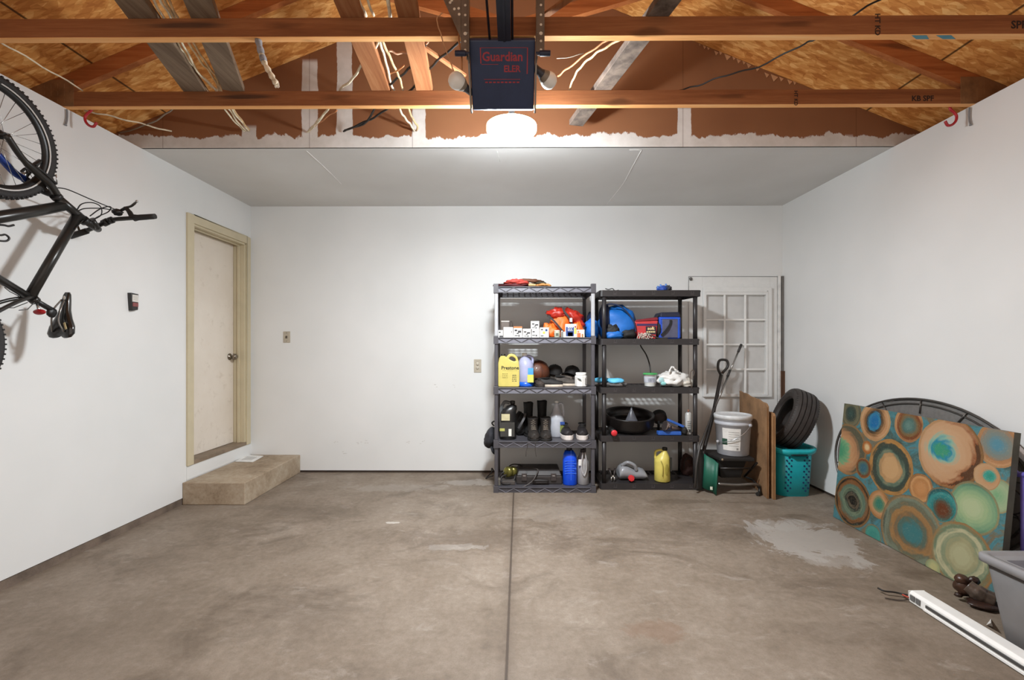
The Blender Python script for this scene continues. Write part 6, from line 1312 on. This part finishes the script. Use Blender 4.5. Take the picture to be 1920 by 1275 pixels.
# dark carved figure lying by the tote
DB = M('#33211a', .32, var=.3, scale=16, bump=.3); c0 = Z(1822, 1135, .0)
t = Thing('carved_wood_figure', 'dark brown carved figure lying on its side between the canvas and the tote', 'figurine', (c0.x, c0.y, 0))
def fp(px, py, z): return Z(px, py, z)
a = fp(1805, 1098, .075); t.part('head', MB().blob(a, (.075, .07, .085), .12, 1.8, 3), M('#4a3022', .35, var=.3), label='rounded brown head')
t.part('head_lobe', MB().blob(fp(1803, 1086, .11), (.055, .055, .05), .1, 2, 4), M('#4a3022', .35, var=.3)); t.part('ear', MB().blob(fp(1826, 1089, .10), (.05, .04, .045), .15, 2, 6), DB)
t.part('torso', MB().tube(spline([fp(1814, 1098, .085), fp(1828, 1108, .07), fp(1843, 1117, .055), fp(1862, 1125, .045)], 6), [.034]*6+[.040]*6+[.038]*7, 14), M('#5a4c42', .3, var=.35, scale=22), label='worn grey brown body')
t.part('limb', MB().tube(spline([fp(1798, 1115, .03), fp(1812, 1115, .028), fp(1828, 1120, .03), fp(1850, 1128, .03)], 6), [.010, .009]+[.008]*7+[.014]*10, 10), DB); t.part('paw', MB().blob(fp(1797, 1115.5, .028), (.03, .03, .022), .2, 2, 2), DB)
t.part('base', MB().blob(fp(1845, 1132, .018), (.14, .11, .04), .15, 1.6, 5, flat=.001), DB)
solo('paper_scrap', 'tiny white folded paper scrap on the floor beside the tote', 'paper', MB().add([Z(1849, 1172, .001), Z(1862, 1176, .001), Z(1858, 1160, .002), Z(1858, 1168, .045)], [(0, 1, 3), (1, 2, 3), (2, 0, 3), (0, 2, 1)]), M('#e6e2dc', .6))

# ================= bicycle on the left wall =================
def bike():
    XP = -2.50
    P = lambda px, py, x=XP: X(px, py, x)
    FR = M('#302e2c', .3, .35, var=.05); BK_ = M('#171616', .45, var=.1); RBK = M('#262424', .7, var=.15, bump=.3, bscale=80); SIL = M('#b9b9b8', .25, .9)
    t = Thing('mountain_bicycle', 'dark grey mountain bicycle hung nose up on the left wall', 'bicycle', (XP, 2.1, 1.3))
    Cf, Cr, BBp, SC = P(-13, 252), P(-140, 645), P(-150, 432), P(56, 556)
    HT, HB_ = P(158, 413), P(106, 370)
    def wheel(C_, R_, nm, yaw=0.0, px_=0):
        ax = Vector((math.cos(yaw), math.sin(yaw), 0)); u = Vector((0, 0, 1)); w_ = ax.cross(u).normalized()
        def q(a, r, o=0): return C_+(w_*math.cos(a)+u*math.sin(a))*r+ax*o
        wh = t.part('wheel_rim', MB().lathe([(R_-.052, -.012), (R_-.038, -.014), (R_-.038, .014), (R_-.052, .012), (R_-.068, .008), (R_-.070, 0), (R_-.068, -.008), (R_-.052, -.012)], C_, 64, axis=ax, cap=False), M('#2b2a2a', .35, .4), label='dark wheel rim')
        ty = t.part('tire', MB().tube([q(2*PI*i/64, R_-.026) for i in range(64)], .0235, 12, closed=True), RBK)
        kn = MB()
        for i in range(76):
            a = 2*PI*i/76; rd = w_*math.cos(a)+u*math.sin(a); tg = -w_*math.sin(a)+u*math.cos(a)
            for o, l in ((-.017, .008), (.0, .010), (.017, .008)):
                s_ = .5 if o == 0 else 0; a2 = a+s_*2*PI/76; rd2 = w_*math.cos(a2)+u*math.sin(a2); tg2 = -w_*math.sin(a2)+u*math.cos(a2)
                c_ = C_+rd2*(R_-.004-(abs(o)*.35))+ax*o; kn.beam(c_-tg2*l/2, c_+tg2*l/2, .009, .008, up=rd2)
        t.part('tread_knobs', kn, RBK, parent=ty)
        for s_ in (-1, 1): t.part('sidewall_stripe', MB().tube([q(2*PI*i/64, R_-.0455, s_*.0175) for i in range(64)], .0038, 6, closed=True), M('#d9d8d6', .4), parent=ty, label='white reflective stripe')
        hb = t.part('hub', MB().lathe([(.009, -.06), (.009, -.045), (.022, -.036), (.022, -.03), (.013, -.024), (.013, .024), (.022, .03), (.022, .036), (.009, .045), (.009, .06)], C_, 20, axis=ax), BK_)
        for i in range(28):
            a = 2*PI*i/28; sd = 1 if i % 2 else -1; t.part('spoke', MB().cyl(q(a+sd*.9*(1 if (i//2) % 2 else -1), .021, sd*.033), q(a, R_-.066, 0), .0013, n=5), SIL)
    wheel(Cf, .300, 'front', yaw=0.0); wheel(Cr, .300, 'rear')
    # frame
    t.part('top_tube', MB().tube([P(146, 402), SC], .0235, 16), FR); t.part('down_tube', MB().tube([P(118, 386), P(60, 397), BBp], [.027, .029, .029], 16), FR)
    t.part('seat_tube', MB().tube([BBp, P(64, 563)], .0185, 16), FR); t.part('head_tube', MB().tube([HB_, HT], [.023, .022], 18), FR)
    for s_ in (-.045, .045):
        t.part('seat_stay', MB().tube(spline([SC+Vector((s_*.3, 0, 0)), P(0, 573)+Vector((s_, 0, 0)), Cr+Vector((s_*1.25, 0, 0))], 5), .0095, 10), FR); t.part('chain_stay', MB().tube(spline([BBp+Vector((s_*.5, 0, 0)), (BBp+Cr)/2+Vector((s_, 0, 0)), Cr+Vector((s_*1.25, 0, 0))], 5), .0105, 10), FR)
    # fork: near leg dark, far leg blue
    cr = P(104, 366)
    t.part('fork_leg', MB().tube(spline([Cf+Vector((.062, 0, 0)), P(42, 297, XP+.058), P(72, 326, XP+.056), P(93, 345, XP+.05), P(105, 362, XP+.02)], 6), [.0145]*8+[.0175]*8+[.019]*5+[.019]*4, 14), FR)
    t.part('fork_leg', MB().tube(spline([Cf+Vector((-.062, 0, 0)), P(21, 318, XP-.058), P(46, 336, XP-.056)], 6), .0165, 14), M('#1d3a86', .3, .2), label='blue painted lower fork leg'); t.part('fork_leg', MB().tube(spline([P(46, 336, XP-.056), P(78, 356, XP-.05), P(103, 366, XP-.02)], 6), .019, 14), BK_)
    t.part('brake_arch', MB().tube(spline([P(60, 312, XP+.058), P(72, 304, XP+.03), P(72, 304, XP-.03), P(48, 330, XP-.056)], 6), .010, 10), BK_)
    for s_, pts in ((1, [(66, 311), (84, 325), (98, 338), (106, 345)]), (-1, [(40, 322), (48, 316), (52, 322), (50, 333)])):
        t.part('brake_arm', MB().tube(spline([P(a, b, XP+.065*s_) for a, b in pts], 5), .0065, 8), BK_)
    t.part('brake_bolt', MB().blob(P(45, 328, XP-.06), (.03, .03, .03), 0, 1, 1), SIL, label='silver brake bolt'); t.part('brake_noodle', MB().tube([P(105, 327, XP+.065), P(107, 343, XP+.065)], .0025, 6), SIL)
    t.part('headset', MB().tube([P(103, 366), P(109, 372)], .0265, 16), BK_); t.part('headset', MB().tube([P(155, 411), P(161, 416)], .0265, 16), BK_)
    # stem, bar, grips, levers
    B = lambda px, py: Y(px, py, 2.79)
    st0, st1 = P(158, 413), B(184, 430); t.part('stem', MB().tube([st0, st0.lerp(st1, .8), st1], [.021, .020, .019], 14), FR, label='dark stem')
    t.part('steerer_cap', MB().tube([P(172, 410), P(184, 428)], .014, 12), FR)
    bar = spline([B(128, 443), B(150, 437), B(168, 430), B(196, 418), B(212, 412), B(232, 410), B(252, 408.5), B(291, 405.5)], 6)
    t.part('handlebar', MB().tube(bar, .0128, 14), FR)
    t.part('grip', MB().tube([B(132, 443), B(163, 433)], [.0175, .0175], 14), RBK, label='black rubber grip'); t.part('grip', MB().tube([B(252, 408.5), B(258, 408), B(286, 406), B(291, 405.5)], [.021, .0175, .0165, .016], 14), RBK, label='black rubber grip')
    t.part('shifter', MB().blob(B(220, 398), (.055, .05, .04), .2, 2, 3), BK_); t.part('bar_clamp', MB().tube([B(194, 419), B(202, 415)], .021, 12), BK_); t.part('bar_clamp', MB().tube([B(205, 414), B(211, 412)], .020, 12), BK_)
    t.part('lever_mount', MB().tube(spline([B(248, 408), B(243, 398), B(236, 391), B(228, 394)], 5), [.014]*6+[.012]*6+[.009]*4, 10), BK_)
    t.part('brake_lever', MB().tube(spline([B(236, 389), B(245, 387), B(252, 382), B(256, 378)], 5), [.007]*12+[.0055]*4, 8), M('#55534f', .25, .8), label='grey brake lever'); t.part('lever_tip', MB().blob(B(256.5, 377.5), (.016, .016, .016), 0, 1, 1), SIL)
    t.part('brake_lever', MB().tube(spline([B(150, 436), B(146, 425), B(141, 417), B(132, 413)], 5), .006, 8), M('#55534f', .25, .8), label='far brake lever')
    cb = lambda L, x=XP+.03: t.part('control_cable', MB().tube(spline([X(70+a*.125, 330+b*.125, x) for a, b in L], 6), .0032, 6), BK_)
    cb([(250, 175), (380, 185), (500, 220), (800, 350), (1040, 450), (1230, 525)]); cb([(600, 500), (650, 430), (740, 400), (850, 405), (940, 450), (968, 530), (940, 600), (820, 665)])
    cb([(620, 520), (700, 490), (850, 483), (1000, 490), (1200, 525)]); cb([(790, 600), (930, 500), (1060, 458), (1105, 475), (1060, 540), (930, 600), (800, 675)]); cb([(560, 800), (620, 730), (690, 660)])
    cc = lambda L: t.part('frame_cable', MB().tube([X(380*0+a*.2353, 380+b*.2353, XP+.012) for a, b in L], .0022, 6), M('#5a5957', .4, .5))
    cc([(552, 280), (460, 440), (345, 630)]); cc([(345, 630), (330, 660), (300, 740), (270, 800), (220, 850), (150, 858)]); cc([(35, 675), (80, 710), (150, 745)]); cc([(0, 838), (110, 838), (220, 795)])
    for a, b in ((460, 440), (345, 630)): t.part('cable_stop', MB().blob(X(a*.2353, 380+b*.2353, XP+.012), (.012, .012, .012), 0, 1, 1), BK_)
    # seat post, clamp, saddle seen from below
    t.part('seat_clamp', MB().tube([P(60, 559), P(67, 565)], .023, 14), FR); sp1 = P(102, 584); t.part('seatpost', MB().tube([P(62, 561), sp1], .0135, 14), BK_)
    t.part('seatpost_head', MB().blob(P(97, 586), (.03, .05, .055), .1, 2, 3), BK_)
    def sd(px, py, x): return X(px, py, x)
    N0, T0 = P(126, 548), P(112, 634); rings = []; prof = [(0, .010, .014), (.06, .018, .02), (.2, .022, .026), (.4, .028, .03), (.58, .045, .034), (.75, .068, .036), (.9, .074, .034), (.98, .06, .026), (1, .04, .012)]
    axs = (T0-N0); up = Vector((0, 1, .12)).normalized()      # saddle top faces away from the wheels
    for f, hw, th in prof:
        c_ = N0+axs*f; ring = []
        for k in range(16):
            a = 2*PI*k/16; dip = -.016*math.exp(-(math.cos(a)*2.6)**2)*(1 if f > .7 else .3) if math.sin(a) < 0 else 0
            ring.append(c_+Vector((hw*math.cos(a), 0, 0))+up*((th*math.sin(a)*(1.0 if math.sin(a) > 0 else .55))-dip)+(Vector((0, 0, .012*math.exp(-(math.cos(a)*3)**2))) if f > .95 else Vector((0, 0, 0))))
        rings.append(ring)
    t.part('saddle', MB().loft(rings), M('#191817', .22, var=.1, coat=.5), label='glossy black saddle')
    for s_ in (-.02, .02):
        t.part('saddle_rail', MB().tube(spline([N0+axs*.16-up*.016+Vector((s_*.4, 0, 0)), N0+axs*.38-up*.042+Vector((s_, 0, 0)), N0+axs*.62-up*.042+Vector((s_, 0, 0)), N0+axs*.86-up*.016+Vector((s_*1.6, 0, 0))], 5), .0042, 8), M('#8b8884', .25, .9), label='grey steel rail')
    t.part('saddle_badge', MB().blob(N0+axs*.12-up*.024+Vector((.012, 0, 0)), (.014, .006, .022), 0, 1, 1), M('#c9c6c0', .4), label='white badge'); t.part('saddle_tag', MB().beam(N0+axs*.66-up*.024+Vector((.034, 0, 0)), N0+axs*.80-up*.024+Vector((.05, 0, 0)), .010, .003, up=up), M('#c9b98a', .4), label='gold mark')
    rf = P(74, 585, XP+.03); t.part('reflector', MB().blob(rf, (.062, .03, .030), .05, 1, 2), M('#a81c22', .2), label='red rear reflector'); t.part('reflector_bracket', MB().tube([P(68, 566), rf], .006, 8), SIL)
    # drivetrain and a pedal strap at the frame edge
    t.part('chainring', MB().lathe([(.085, -.003), (.088, 0), (.085, .003), (.03, .003), (.03, -.003), (.085, -.003)], BBp+Vector((.06, 0, 0)), 36, axis=(1, 0, 0), cap=False), BK_)
    for s_ in (-1, 1): t.part('crank', MB().tube([BBp+Vector((.075*s_, 0, 0)), BBp+Vector((.085*s_, -.155*s_, -.03*s_))], [.014, .011], 10), BK_)
    pd = P(-5, 440, XP+.12)
    t.part('pedal', MB().box(BBp+Vector((.09, -.20, -.065)), BBp+Vector((.18, -.11, .0))), BK_, bevel=.006)
    t.part('toe_strap', MB().tube(spline([P(-22, 437, XP+.12), P(0, 441, XP+.12), P(10, 440, XP+.12), P(17, 446, XP+.12), P(14, 451, XP+.12), P(5, 452, XP+.12), P(-20, 449, XP+.12)], 5), .0045, 8), BK_); t.part('toe_clip', MB().tube(spline([P(-20, 421, XP+.1), P(6, 422, XP+.1), P(16, 424, XP+.1), P(26, 422, XP+.1)], 5), .005, 8), BK_)
    hk = Cf+Vector((0, 0, .262)); h = Thing('bike_wall_hook', 'black wall hook holding the top of the bicycle front wheel', 'hook', hk)
    h.part('arm', MB().tube(spline([(XL+.004, hk.y, hk.z-.02), (XL+.10, hk.y, hk.z-.035), (XP, hk.y, hk.z-.040), (XP+.035, hk.y, hk.z-.012)], 6), .006, 8), BK_); h.part('wall_plate', MB().box((XL, hk.y-.03, hk.z-.08), (XL+.005, hk.y+.03, hk.z+.03)), BK_)
bike()
# ---------------- ceiling lamp ----------------
def led_lamp():
    x, y, z = LAMP
    t = Thing('led_ceiling_light', 'round white LED ceiling light switched on just behind the door opener', 'ceiling light', (x, y, z))
    em = N('lit_led_diffuser'); e = em.n('ShaderNodeEmission'); e.inputs[0].default_value = (.905, .965, 1, 1); e.inputs[1].default_value = LAMP_STRENGTH
    em.L.new(e.outputs[0], em.t.nodes['Material Output'].inputs['Surface'])
    r = .143
    t.part('diffuser', MB().lathe([(0, -.006), (r*.7, -.005), (r*.93, -.001), (r, .006), (r, .030), (r-.008, .034)], (x, y, z), 40, cap=False), em.m, label='glowing diffuser')
    t.part('housing', MB().lathe([(r-.010, .034), (.05, .044), (.018, .05), (.018, .205)], (x, y, z), 40), M('#8f8a84', .5))
    t.part('bracket', MB().box((x-.05, y-.05, z+.205), (x+.05, y+.15, z+.2095)), M('#8d8f92', .4, .8))
led_lamp()
